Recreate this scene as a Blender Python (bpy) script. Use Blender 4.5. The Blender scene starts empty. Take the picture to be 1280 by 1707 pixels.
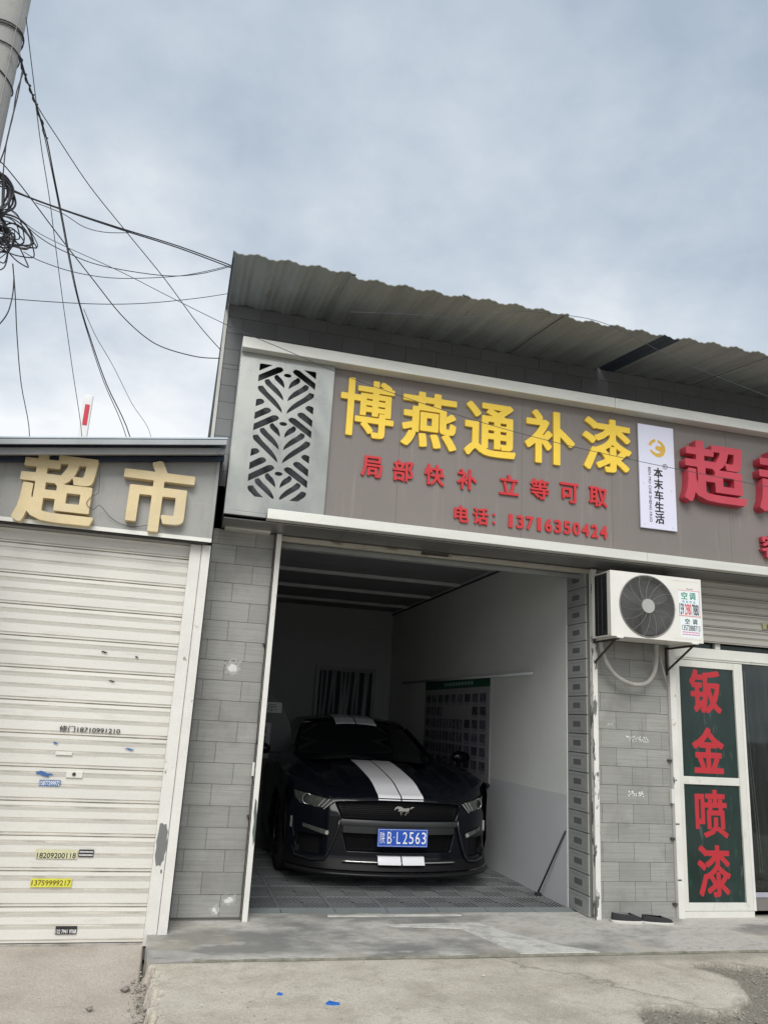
import bpy, bmesh, math, random
import numpy as np
from mathutils import Matrix, Vector
random.seed(7)
sc = bpy.context.scene
COL = sc.collection

# ------------------------------------------------------------------ camera, sky, sun, exposure
cd = bpy.data.cameras.new('camera')
cam = bpy.data.objects.new('camera', cd)
COL.objects.link(cam)
sc.camera = cam
RV = ((0.96538432, -0.25516181, 0.05408846), (-0.11605033, -0.23447302, 0.96517083), (0.2335925, 0.93803777, 0.25596819))
cam.matrix_world = Matrix(((RV[0][0], RV[1][0], -RV[2][0], 0), (RV[0][1], RV[1][1], -RV[2][1], 0),
                           (RV[0][2], RV[1][2], -RV[2][2], 1.5), (0, 0, 0, 1)))
cd.sensor_fit = 'VERTICAL'
cd.sensor_height = 36
cd.lens = 1300 / 1707 * 36
cd.clip_end = 3000
cd.clip_start = 0.05

SUN_EL, SUN_AZ = 42, 196          # degrees; azimuth clockwise from +Y: behind the photographer
wd = bpy.data.worlds.new('World')
sc.world = wd
wd.use_nodes = True
nt = wd.node_tree
N, L = nt.nodes, nt.links
bg = N['Background']
bg.inputs['Strength'].default_value = 0.1
sky = N.new('ShaderNodeTexSky')
sky.sky_type = 'NISHITA'
sky.sun_disc = False
sky.sun_elevation = math.radians(SUN_EL)
sky.sun_rotation = math.radians(SUN_AZ)
tc = N.new('ShaderNodeTexCoord')
sep = N.new('ShaderNodeSeparateXYZ')
L.new(tc.outputs['Generated'], sep.inputs[0])


def wmath(op, a, b=None, cl=False):
    m = N.new('ShaderNodeMath')
    m.operation = op
    m.use_clamp = cl
    for i, v in enumerate((a, b)):
        if v is None:
            continue
        if hasattr(v, 'is_output'):
            L.new(v, m.inputs[i])
        else:
            m.inputs[i].default_value = v
    return m.outputs[0]


zc = wmath('MAXIMUM', sep.outputs[2], 0.0)
dn = wmath('ADD', zc, 0.35)
cmb = N.new('ShaderNodeCombineXYZ')
L.new(wmath('DIVIDE', sep.outputs[0], dn), cmb.inputs[0])
L.new(wmath('DIVIDE', sep.outputs[1], dn), cmb.inputs[1])


def wnoise(scale, detail, rough, off):
    mp = N.new('ShaderNodeMapping')
    mp.inputs['Location'].default_value = off
    L.new(cmb.outputs[0], mp.inputs[0])
    t = N.new('ShaderNodeTexNoise')
    t.inputs['Scale'].default_value = scale
    t.inputs['Detail'].default_value = detail
    t.inputs['Roughness'].default_value = rough
    L.new(mp.outputs[0], t.inputs[0])
    return t.outputs[0]


n1 = wnoise(1.15, 5, 0.48, (0.4, 5.1, 0))
n2 = wnoise(4.6, 8, 0.58, (7.1, 3.3, 0))
cl = wmath('ADD', wmath('MULTIPLY', n1, 0.74), wmath('MULTIPLY', n2, 0.30))
cl = wmath('ADD', cl, wmath('MULTIPLY', wmath('SUBTRACT', 0.56, zc), 0.42))   # overcast thins and whitens low down
rmp = N.new('ShaderNodeValToRGB')
rmp.color_ramp.elements[0].position = 0.41
rmp.color_ramp.elements[0].color = (0.235, 0.282, 0.340, 1)
rmp.color_ramp.elements[1].position = 0.68
rmp.color_ramp.elements[1].color = (0.545, 0.555, 0.565, 1)
e = rmp.color_ramp.elements.new(0.53)
e.color = (0.345, 0.385, 0.428, 1)
L.new(cl, rmp.inputs[0])
vs = N.new('ShaderNodeVectorMath')
vs.operation = 'SCALE'
L.new(rmp.outputs[0], vs.inputs[0])
vs.inputs['Scale'].default_value = 10.0
mx = N.new('ShaderNodeMix')
mx.data_type = 'RGBA'
mx.inputs[0].default_value = 0.94
L.new(sky.outputs[0], mx.inputs[6])
L.new(vs.outputs[0], mx.inputs[7])
L.new(mx.outputs[2], bg.inputs['Color'])

sd = bpy.data.lights.new('sun', 'SUN')
sd.energy = 1.5
sd.angle = math.radians(35)
sd.color = (1.0, 0.965, 0.91)
sun = bpy.data.objects.new('sun', sd)
COL.objects.link(sun)
az, el = math.radians(SUN_AZ), math.radians(SUN_EL)
sdir = Vector((math.sin(az) * math.cos(el), math.cos(az) * math.cos(el), math.sin(el)))
sun.rotation_euler = sdir.to_track_quat('Z', 'Y').to_euler()
sun.location = sdir * 30

sc.view_settings.view_transform = 'Standard'
sc.view_settings.look = 'None'
sc.view_settings.exposure = 0.85
sc.view_settings.gamma = 1.0
sc.view_settings.use_curve_mapping = False
sc.cycles.use_denoising = True
sc.cycles.max_bounces = 8
sc.cycles.diffuse_bounces = 5

# ------------------------------------------------------------------ materials
MATS = {}


def mat(name, col, rough=0.6, metal=0.0, var=0.12, scale=3.0, stretch=(1, 1, 1), bump=0.0, bscale=60.0, bstretch=(1, 1, 1),
        spots=None, rnd=0.0, spec=None, coat=0.0, rvar=0.0, layers=(), grain=0.06):
    """procedural material: mottled base colour, optional shaped stains, per-object variation and fine relief.
    spots / layers: (colour, noise scale, threshold, softness, stretch, strength)"""
    m = bpy.data.materials.new(name)
    m.use_nodes = True
    MATS[name] = m
    t = m.node_tree
    n, l = t.nodes, t.links
    p = n['Principled BSDF']
    p.inputs['Roughness'].default_value = rough
    p.inputs['Metallic'].default_value = metal
    if spec is not None:
        p.inputs['Specular IOR Level'].default_value = spec
    p.inputs['Coat Weight'].default_value = coat
    g = n.new('ShaderNodeNewGeometry')

    def noise(sc_, st, det=5, rg=0.6, seed=0.0):
        mp = n.new('ShaderNodeMapping')
        mp.inputs['Scale'].default_value = st
        mp.inputs['Location'].default_value = (seed, seed * 1.7, seed * 0.6)
        l.new(g.outputs['Position'], mp.inputs[0])
        x = n.new('ShaderNodeTexNoise')
        x.inputs['Scale'].default_value = sc_
        x.inputs['Detail'].default_value = det
        x.inputs['Roughness'].default_value = rg
        l.new(mp.outputs[0], x.inputs[0])
        return x.outputs[0]
    a = noise(scale, stretch)
    mr = n.new('ShaderNodeMapRange')
    mr.inputs['From Min'].default_value = 0.25
    mr.inputs['From Max'].default_value = 0.75
    mr.inputs['To Min'].default_value = 1 - var
    mr.inputs['To Max'].default_value = 1 + var
    l.new(a, mr.inputs[0])
    f = mr.outputs[0]
    if rough >= 0.4 and metal < 0.5:              # fine grain of dust and wear
        gr = n.new('ShaderNodeMapRange')
        gr.inputs['From Min'].default_value = 0.3
        gr.inputs['From Max'].default_value = 0.7
        gr.inputs['To Min'].default_value = 1 - grain
        gr.inputs['To Max'].default_value = 1 + grain
        l.new(noise(95, (1, 1, 1), 3, 0.75, 6.0), gr.inputs[0])
        gm_ = n.new('ShaderNodeMath')
        gm_.operation = 'MULTIPLY'
        l.new(f, gm_.inputs[0])
        l.new(gr.outputs[0], gm_.inputs[1])
        f = gm_.outputs[0]
    if rnd:
        oi = n.new('ShaderNodeObjectInfo')
        r2 = n.new('ShaderNodeMapRange')
        r2.inputs['To Min'].default_value = 1 - rnd
        r2.inputs['To Max'].default_value = 1 + rnd
        l.new(oi.outputs['Random'], r2.inputs[0])
        mm = n.new('ShaderNodeMath')
        mm.operation = 'MULTIPLY'
        l.new(f, mm.inputs[0])
        l.new(r2.outputs[0], mm.inputs[1])
        f = mm.outputs[0]
    s = n.new('ShaderNodeVectorMath')
    s.operation = 'SCALE'
    s.inputs[0].default_value = col
    l.new(f, s.inputs['Scale'])
    out = s.outputs[0]
    for i, ly in enumerate(([spots] if spots else []) + list(layers)):
        c2, s2, th, soft, st2, stg = ly
        b = noise(s2, st2, 6, 0.62, 3.1 + 5.3 * i)
        r = n.new('ShaderNodeMapRange')
        r.inputs['From Min'].default_value = th
        r.inputs['From Max'].default_value = th + soft
        r.inputs['To Max'].default_value = stg
        l.new(b, r.inputs[0])
        k = n.new('ShaderNodeMix')
        k.data_type = 'RGBA'
        l.new(r.outputs[0], k.inputs[0])
        l.new(out, k.inputs[6])
        k.inputs[7].default_value = (*c2, 1)
        out = k.outputs[2]
    l.new(out, p.inputs['Base Color'])
    if rvar:
        rr = n.new('ShaderNodeMapRange')
        rr.inputs['From Min'].default_value = 0.3
        rr.inputs['From Max'].default_value = 0.7
        rr.inputs['To Min'].default_value = max(0.02, rough - rvar)
        rr.inputs['To Max'].default_value = min(1, rough + rvar)
        l.new(noise(scale * 2.3, stretch, 4, 0.6, 9.0), rr.inputs[0])
        l.new(rr.outputs[0], p.inputs['Roughness'])
    if bump:
        bp = n.new('ShaderNodeBump')
        bp.inputs['Strength'].default_value = 1.0
        bp.inputs['Distance'].default_value = bump
        l.new(noise(bscale, bstretch, 5, 0.65, 1.3), bp.inputs['Height'])
        l.new(bp.outputs[0], p.inputs['Normal'])
    return m


DIRT = (0.10, 0.09, 0.075)
M_tile = mat('grey_wall_tile', (0.285, 0.285, 0.268), 0.5, var=0.10, scale=2.2, rnd=0.10, bump=0.0012, bscale=30, bstretch=(1.2, 1.2, 14),
             spots=((0.34, 0.33, 0.30), 26, 0.66, 0.06, (1, 1, 2.2), 0.35), layers=[((0.13, 0.125, 0.11), 3, 0.52, 0.22, (1, 1, 1), 0.5), ((0.19, 0.188, 0.172), 5, 0.50, 0.08, (.5, .5, 26), 0.40), ((0.36, 0.355, 0.33), 5, 0.60, 0.08, (.6, .6, 30), 0.30), ((0.10, 0.09, 0.07), 2.2, 0.62, 0.15, (3, 3, .4), 0.5)], rvar=0.1)
M_tile_up = mat('upper_wall_tile', (0.165, 0.172, 0.178), 0.5, var=0.10, scale=1.6, rnd=0.06, bump=0.0008, bscale=30, bstretch=(1.2, 1.2, 14))
M_grout = mat('grout', (0.13, 0.125, 0.115), 0.9, bump=0.001)
M_plaster = mat('rough_plaster', (0.42, 0.42, 0.40), 0.95, var=0.18, scale=18, bump=0.002, bscale=120)
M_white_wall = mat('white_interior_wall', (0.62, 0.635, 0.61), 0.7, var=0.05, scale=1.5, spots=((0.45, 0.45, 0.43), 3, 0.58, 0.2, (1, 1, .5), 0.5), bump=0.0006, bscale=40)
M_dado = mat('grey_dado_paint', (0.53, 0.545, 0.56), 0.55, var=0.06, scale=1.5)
M_dim_wall = mat('shade_toned_wall', (0.30, 0.32, 0.325), 0.7, var=0.08, scale=1.5)  # darker than the right wall: the garage's dim depth put into the colour
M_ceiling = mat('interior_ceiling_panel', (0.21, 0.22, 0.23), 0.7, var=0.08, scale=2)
M_batten = mat('ceiling_batten_paint', (0.50, 0.51, 0.52), 0.5)
M_wht = mat('chipped_white_enamel', (0.66, 0.65, 0.61), 0.4, var=0.07, scale=5, spots=((0.22, 0.15, 0.09), 14, 0.67, 0.04, (1, 1, 0.6), 0.8),
            layers=[((0.12, 0.125, 0.12), 6, 0.68, 0.01, (1, 1, 0.5), 1.0)], bump=0.0006, bscale=50)
M_wht_peel = mat('peeling_white_enamel', (0.66, 0.65, 0.61), 0.45, var=0.07, scale=5,
                 layers=[((0.13, 0.14, 0.13), 7, 0.56, 0.008, (2.0, 2.0, 0.55), 1.0), ((0.25, 0.15, 0.08), 20, 0.68, 0.03, (1, 1, 0.6), 0.7)],
                 bump=0.001, bscale=50)
M_shutter = mat('cream_shutter_enamel', (0.665, 0.65, 0.605), 0.42, var=0.05, scale=1.6, stretch=(1, 1, 3),
                spots=((0.36, 0.33, 0.28), 5, 0.57, 0.25, (0.6, 1, 5), 0.55), layers=[((0.12, 0.11, 0.10), 38, 0.765, 0.02, (1, 1, 1.6), 0.9)],
                bump=0.0008, bscale=9, bstretch=(1, 1, 4), rnd=0.03)
M_shutter2 = mat('dusty_beige_shutter', (0.38, 0.37, 0.33), 0.5, var=0.08, scale=2, stretch=(1, 1, 3), spots=((0.2, 0.18, 0.14), 7, 0.6, 0.2, (0.5, 1, 4), 0.6), rnd=0.05)
M_steel = mat('brushed_stainless', (0.31, 0.32, 0.30), 0.34, 0.9, var=0.10, scale=3, stretch=(1, 1, 0.5), bump=0.0004, bscale=160, bstretch=(1, 1, 0.04),
              spots=((0.42, 0.40, 0.36), 60, 0.60, 0.1, (1, 1, 1), 0.4), rvar=0.1)
M_rail = mat('aluminium_rail', (0.66, 0.66, 0.61), 0.42, 0.35, var=0.08, scale=4, stretch=(0.5, 1, 3), spots=((0.36, 0.34, 0.30), 9, 0.62, 0.15, (0.6, 1, 3), 0.5))
M_soffit = mat('soffit_metal', (0.25, 0.25, 0.245), 0.38, 0.55, var=0.15, scale=3, stretch=(0.5, 1, 1))
M_panel = mat('taupe_fascia_board', (0.192, 0.170, 0.158), 0.42, var=0.05, scale=1.4, stretch=(1, 1, 0.5), bump=0.0006, bscale=2.2, bstretch=(1, 1, .6), rnd=0.02,
              spots=((0.27, 0.24, 0.225), 6, 0.56, 0.2, (3.5, 1, 0.2), 0.55), layers=[((0.12, 0.10, 0.09), 4, 0.60, 0.12, (5, 1, 0.3), 0.35)], rvar=0.06)
M_yellow = mat('yellow_letter_acrylic', (0.86, 0.60, 0.06), 0.35, var=0.05, scale=9, bump=0.0004, bscale=70, spots=((0.45, 0.28, 0.05), 40, 0.70, 0.05, (1, 1, 1), 0.5))
M_red = mat('red_letter_acrylic', (0.52, 0.025, 0.03), 0.4, var=0.06, scale=9)
M_redbig = mat('faded_red_letter_shell', (0.47, 0.048, 0.075), 0.5, var=0.10, scale=5, stretch=(1, 1, .6), spots=((0.60, 0.22, 0.22), 45, 0.69, 0.04, (1, 1, 1), 0.6))
M_cream = mat('weathered_cream_letter_shell', (0.64, 0.52, 0.30), 0.55, var=0.12, scale=5, spots=((0.56, 0.52, 0.42), 4, 0.5, 0.2, (1, 1, 1), 0.7),
              layers=[((0.25, 0.20, 0.12), 30, 0.70, 0.06, (1, 1, .6), 0.6)])
M_board = mat('dull_grey_sign_board', (0.30, 0.30, 0.285), 0.4, 0.25, var=0.08, scale=2, spots=((0.19, 0.18, 0.16), 5, 0.56, 0.2, (2.5, 1, 0.35), 0.5), bump=0.0008, bscale=3)
M_roof = mat('weathered_corrugated_cement', (0.275, 0.295, 0.285), 0.85, var=0.16, scale=2, stretch=(4, 0.6, 1), rnd=0.09,
             spots=((0.22, 0.215, 0.19), 7, 0.58, 0.12, (3, 0.4, 1), 0.7), bump=0.001, bscale=60)
M_roof_b = mat('roof_gap_shade_sheet', (0.035, 0.05, 0.07), 0.7, var=0.2, scale=4)  # near-black sheet filling the roof gap, its darkness put into the colour
M_lroof = mat('pale_blue_roof_sheet', (0.40, 0.47, 0.52), 0.45, 0.2, var=0.1, scale=3, spots=((0.15, 0.14, 0.13), 6, 0.6, 0.15, (1, 1, 1), 0.6))
M_purlin = mat('grey_purlin', (0.30, 0.31, 0.31), 0.5, 0.2, var=0.15, scale=4, spots=((0.03, 0.06, 0.16), 2.2, 0.62, 0.03, (1, 1, 1), 0.9))
M_navy = mat('navy_flashing', (0.025, 0.035, 0.065), 0.6, var=0.25, scale=4)
M_black = mat('black_plastic', (0.012, 0.012, 0.013), 0.5)
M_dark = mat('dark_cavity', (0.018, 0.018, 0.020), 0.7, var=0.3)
M_wire = mat('black_cable_sheath', (0.02, 0.02, 0.024), 0.55)
M_wire_g = mat('grey_cable_sheath', (0.055, 0.06, 0.075), 0.6)
M_pole = mat('weathered_pole_concrete', (0.30, 0.295, 0.28), 0.9, var=0.12, scale=4, bump=0.003, bscale=40, spots=((0.16, 0.155, 0.145), 9, 0.58, 0.1, (1, 1, .5), 0.6),
             layers=[((0.30, 0.30, 0.20), 5, 0.62, 0.1, (1, 1, .7), 0.5)])
M_markw = mat('marker_white', (0.75, 0.75, 0.73), 0.5)
M_markr = mat('marker_red', (0.55, 0.02, 0.05), 0.5)
M_acw = mat('air_conditioner_enamel', (0.70, 0.69, 0.64), 0.35, var=0.05, scale=5, spots=((0.40, 0.36, 0.29), 8, 0.60, 0.18, (1, 1, 1), 0.45))
M_grille = mat('grey_grille_wire', (0.22, 0.22, 0.21), 0.5, var=0.1)
M_fin = mat('condenser_fins', (0.07, 0.075, 0.075), 0.5, 0.5, var=0.3, scale=30)
M_hose = mat('grey_insulation_hose', (0.36, 0.35, 0.32), 0.8, var=0.15, scale=12, bump=0.002, bscale=60)
M_rust = mat('rusty_bracket_steel', (0.05, 0.04, 0.035), 0.8, var=0.3, scale=20)
M_stk = mat('sticker_white', (0.72, 0.78, 0.80), 0.4, var=0.03)
M_stk_b = mat('sticker_blue', (0.04, 0.13, 0.32), 0.5)
M_stk_y = mat('sticker_yellow', (0.62, 0.60, 0.07), 0.5, var=0.2, scale=20)
M_stk_p = mat('sticker_pale_yellow', (0.58, 0.56, 0.36), 0.5, var=0.15, scale=20)
M_stk_k = mat('sticker_black', (0.02, 0.02, 0.02), 0.5)
M_inkk = mat('black_ink', (0.018, 0.018, 0.02), 0.6)
M_inkw = mat('white_ink', (0.75, 0.75, 0.75), 0.6)
M_inkg = mat('green_ink', (0.01, 0.22, 0.13), 0.6)
M_inkr = mat('red_ink', (0.6, 0.03, 0.04), 0.6)
M_inkb = mat('brown_ink', (0.12, 0.08, 0.01), 0.6)
M_gold = mat('gold_ink', (0.62, 0.38, 0.05), 0.5)
M_plaque = mat('pale_lilac_plaque', (0.66, 0.67, 0.80), 0.35, var=0.02)
M_alu = mat('white_window_aluminium', (0.62, 0.62, 0.57), 0.4, var=0.06, scale=6, spots=((0.38, 0.33, 0.25), 9, 0.6, 0.15, (1, 1, .6), 0.6))
M_vinyl = mat('red_vinyl_lettering', (0.42, 0.018, 0.028), 0.5, var=0.05)
M_door_glass = mat('green_filmed_glass', (0.018, 0.035, 0.031), 0.12, var=0.35, scale=3, stretch=(1, 1, 0.4), spots=((0.010, 0.085, 0.045), 4, 0.60, 0.12, (2.5, 1, 0.7), 0.55),
                   layers=[((0.16, 0.18, 0.18), 8, 0.60, 0.12, (3, 1, .5), 0.4)], rvar=0.06, spec=0.35)  # the pale layer paints blotchy reflections into the glass colour
M_cloth = mat('plastic_strip_curtain', (0.05, 0.055, 0.055), 0.16, var=0.3, scale=3, stretch=(6, 1, 0.5), spec=0.6)
M_floor_tile = mat('grey_plastic_floor_tile', (0.20, 0.212, 0.217), 0.55, rnd=0.08, var=0.10, scale=2.5, spots=((0.12, 0.115, 0.10), 9, 0.56, 0.15, (1, 1, 1), 0.5))
M_floor_dark = mat('dark_subfloor', (0.02, 0.02, 0.02), 0.9)
M_edge = mat('floor_edge_strip', (0.20, 0.225, 0.225), 0.5, rnd=0.05)
M_paint = mat('black_car_paint', (0.003, 0.0035, 0.006), 0.12, var=0.0, coat=0.0, spec=0.26)
M_stripe = mat('white_racing_stripe', (0.66, 0.66, 0.69), 0.22, var=0.02, coat=0.4)
M_trim = mat('satin_black_trim', (0.005, 0.005, 0.006), 0.5, spec=0.16)
M_bar = mat('grey_grille_bar', (0.026, 0.028, 0.028), 0.35)
M_glassk = mat('tinted_car_glass', (0.004, 0.005, 0.007), 0.04, spec=0.5, var=0)
M_chrome = mat('chrome', (0.52, 0.52, 0.53), 0.12, 1.0, var=0)
M_lens = mat('headlight_lens', (0.07, 0.074, 0.066), 0.15, 0.2, var=0.4, scale=40, coat=1.0)
M_lamp = mat('lamp_reflector', (0.45, 0.45, 0.44), 0.2, 0.8, var=0)
M_tyre = mat('tyre_rubber', (0.012, 0.012, 0.012), 0.8)
M_rim = mat('dark_alloy_rim', (0.05, 0.05, 0.055), 0.3, 0.8)
M_plate = mat('blue_licence_plate', (0.012, 0.075, 0.42), 0.4, var=0.03)
M_shoe = mat('black_canvas', (0.022, 0.022, 0.025), 0.85, var=0.2, scale=40, bump=0.001, bscale=300)
M_sole = mat('white_shoe_sole', (0.55, 0.54, 0.50), 0.7, var=0.1, scale=20)
M_lining = mat('grey_shoe_lining', (0.28, 0.28, 0.28), 0.9)
M_postw = mat('poster_paper', (0.30, 0.29, 0.31), 0.6, var=0.04)
M_postg = mat('poster_green', (0.005, 0.07, 0.04), 0.6)
M_postk = mat('poster_picture', (0.07, 0.07, 0.10), 0.6, var=0.9, scale=14, rnd=0.5, spots=((0.25, 0.25, 0.27), 22, 0.55, 0.05, (1, 1, 1), 0.7))
M_stone = mat('pebble', (0.24, 0.22, 0.20), 0.9, var=0.15, scale=30, bump=0.003, bscale=90)
M_grav = mat('gravel_bits', (0.33, 0.31, 0.27), 0.95, var=0.35, scale=60)
M_bluescrap = mat('blue_scrap', (0.02, 0.13, 0.50), 0.5)


def principled(m):
    return m.node_tree.nodes['Principled BSDF']


# ------------------------------------------------------------------ mesh helpers
def link(name, me, m=None, parent=None, inv=None):
    o = bpy.data.objects.new(name, me)
    COL.objects.link(o)
    if m is not None and not me.materials:
        for k in (m if isinstance(m, (list, tuple)) else [m]):
            me.materials.append(k)
    if parent is not None:
        o.parent = parent
        if parent.type == 'EMPTY' and not parent.get('_local'):
            o.matrix_parent_inverse = Matrix.Translation(-parent.location)
    return o


def tag(o, label, cat, group=None):
    o['label'] = label
    o['category'] = cat
    if group:
        o['group'] = group
    return o


def thing(name, label, cat, loc=(0, 0, 0), group=None, local=False):
    o = bpy.data.objects.new(name, None)
    o.empty_display_size = 0.1
    o.location = loc
    COL.objects.link(o)
    if local:
        o['_local'] = 1
    return tag(o, label, cat, group)


def structure(o):
    o['kind'] = 'structure'
    return o


class MB:
    def __init__(s):
        s.v, s.f, s.m = [], [], []

    def add(s, vs_, fs, mi=0):
        b = len(s.v)
        s.v += [tuple(x) for x in vs_]
        s.f += [tuple(i + b for i in f) for f in fs]
        s.m += [mi] * len(fs)
        return s

    def box(s, x0, x1, y0, y1, z0, z1, mi=0):
        v = [(x0, y0, z0), (x1, y0, z0), (x1, y1, z0), (x0, y1, z0), (x0, y0, z1), (x1, y0, z1), (x1, y1, z1), (x0, y1, z1)]
        return s.add(v, [(0, 3, 2, 1), (4, 5, 6, 7), (0, 1, 5, 4), (1, 2, 6, 5), (2, 3, 7, 6), (3, 0, 4, 7)], mi)

    def tube(s, pts, r, seg=8, mi=0, cap=True, closed=False):
        pts = [Vector(p) for p in pts]
        n = len(pts)
        ring = []
        up = Vector((0.13, 0.37, 0.92)).normalized()
        for i, p in enumerate(pts):
            a = pts[(i - 1) % n] if (closed or i > 0) else p
            c = pts[(i + 1) % n] if (closed or i < n - 1) else p
            t = (c - a)
            t = t.normalized() if t.length > 1e-9 else Vector((0, 0, 1))
            u = t.cross(up)
            if u.length < 0.1:
                u = t.cross(Vector((1, 0, 0)))
            u.normalize()
            w = t.cross(u)
            rr = r[i] if isinstance(r, (list, tuple)) else r
            ring.append([p + (u * math.cos(2 * math.pi * k / seg) + w * math.sin(2 * math.pi * k / seg)) * rr for k in range(seg)])
        vs_ = [q for rg in ring for q in rg]
        fs = []
        for i in range(n if closed else n - 1):
            j = (i + 1) % n
            for k in range(seg):
                k2 = (k + 1) % seg
                fs.append((i * seg + k, i * seg + k2, j * seg + k2, j * seg + k))
        if cap and not closed:
            fs.append(tuple(range(seg))[::-1])
            fs.append(tuple((n - 1) * seg + k for k in range(seg)))
        return s.add(vs_, fs, mi)

    def grid(s, P, mi=0, flip=False):
        """P: rows of points"""
        r, c = len(P), len(P[0])
        fs = []
        for i in range(r - 1):
            for j in range(c - 1):
                q = (i * c + j, i * c + j + 1, (i + 1) * c + j + 1, (i + 1) * c + j)
                fs.append(q[::-1] if flip else q)
        return s.add([p for row in P for p in row], fs, mi)

    def prism_y(s, poly, y0, y1, mi=0):
        """extrude an XZ polygon along Y"""
        n = len(poly)
        v = [(x, y0, z) for x, z in poly] + [(x, y1, z) for x, z in poly]
        fs = [tuple(range(n)), tuple(range(2 * n - 1, n - 1, -1))]
        fs += [(i, i + n, (i + 1) % n + n, (i + 1) % n) for i in range(n)]
        return s.add(v, fs, mi)

    def mesh(s, name, smooth=False):
        me = bpy.data.meshes.new(name)
        me.from_pydata(s.v, [], s.f)
        me.polygons.foreach_set('material_index', s.m)
        bm = bmesh.new()
        bm.from_mesh(me)
        bmesh.ops.recalc_face_normals(bm, faces=bm.faces)
        bm.to_mesh(me)
        bm.free()
        if smooth:
            me.polygons.foreach_set('use_smooth', [True] * len(me.polygons))
        me.update()
        return me

    def build(s, name, m, parent=None, smooth=False, bevel=0, sharp=None):
        o = link(name, s.mesh(name, smooth), m, parent)
        if bevel:
            b = o.modifiers.new('bevel', 'BEVEL')
            b.width = bevel
            b.segments = 2
            b.limit_method = 'ANGLE'
            b.angle_limit = math.radians(40)
        if sharp:
            try:
                o.data.set_sharp_from_angle(angle=math.radians(sharp))
            except Exception:
                pass
        return o


def box(name, x0, x1, y0, y1, z0, z1, m, parent=None, bevel=0):
    return MB().box(x0, x1, y0, y1, z0, z1).build(name, m, parent, bevel=bevel)


# ------------------------------------------------------------------ lettering (built-in font, emboldened by an offset contour)
_G = {}


def curve_fill(loops, depth, cyc=True):
    c = bpy.data.curves.new('tmp', 'CURVE')
    c.dimensions = '2D'
    c.fill_mode = 'BOTH' if depth else 'FRONT'
    c.extrude = depth / 2 if depth else 0
    for lp in loops:
        sp = c.splines.new('POLY')
        sp.points.add(len(lp) - 1)
        for i, (x, y) in enumerate(lp):
            sp.points[i].co = (x, y, 0, 1)
        sp.use_cyclic_u = True
    o = bpy.data.objects.new('tmp', c)
    COL.objects.link(o)
    dg = bpy.context.evaluated_depsgraph_get()
    me = bpy.data.meshes.new_from_object(o.evaluated_get(dg))
    bpy.data.objects.remove(o)
    bpy.data.curves.remove(c)
    return me


def simplify(pts, tol):
    pts = [np.array(p) for p in pts]
    n = len(pts)
    if n < 8:
        return pts
    k = max(range(n), key=lambda i: np.hypot(*(pts[i] - pts[0])))

    def rdp(a):
        if len(a) < 3:
            return a
        p, q = a[0], a[-1]
        d = q - p
        ln = np.hypot(*d) or 1e-9
        A = np.array(a[1:-1]) - p
        dist = np.abs(A[:, 0] * d[1] - A[:, 1] * d[0]) / ln
        i = int(np.argmax(dist))
        if dist[i] > tol:
            return rdp(a[:i + 2])[:-1] + rdp(a[i + 1:])
        return [p, q]
    return rdp(pts[:k + 1])[:-1] + rdp(pts[k:] + [pts[0]])[:-1]


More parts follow.
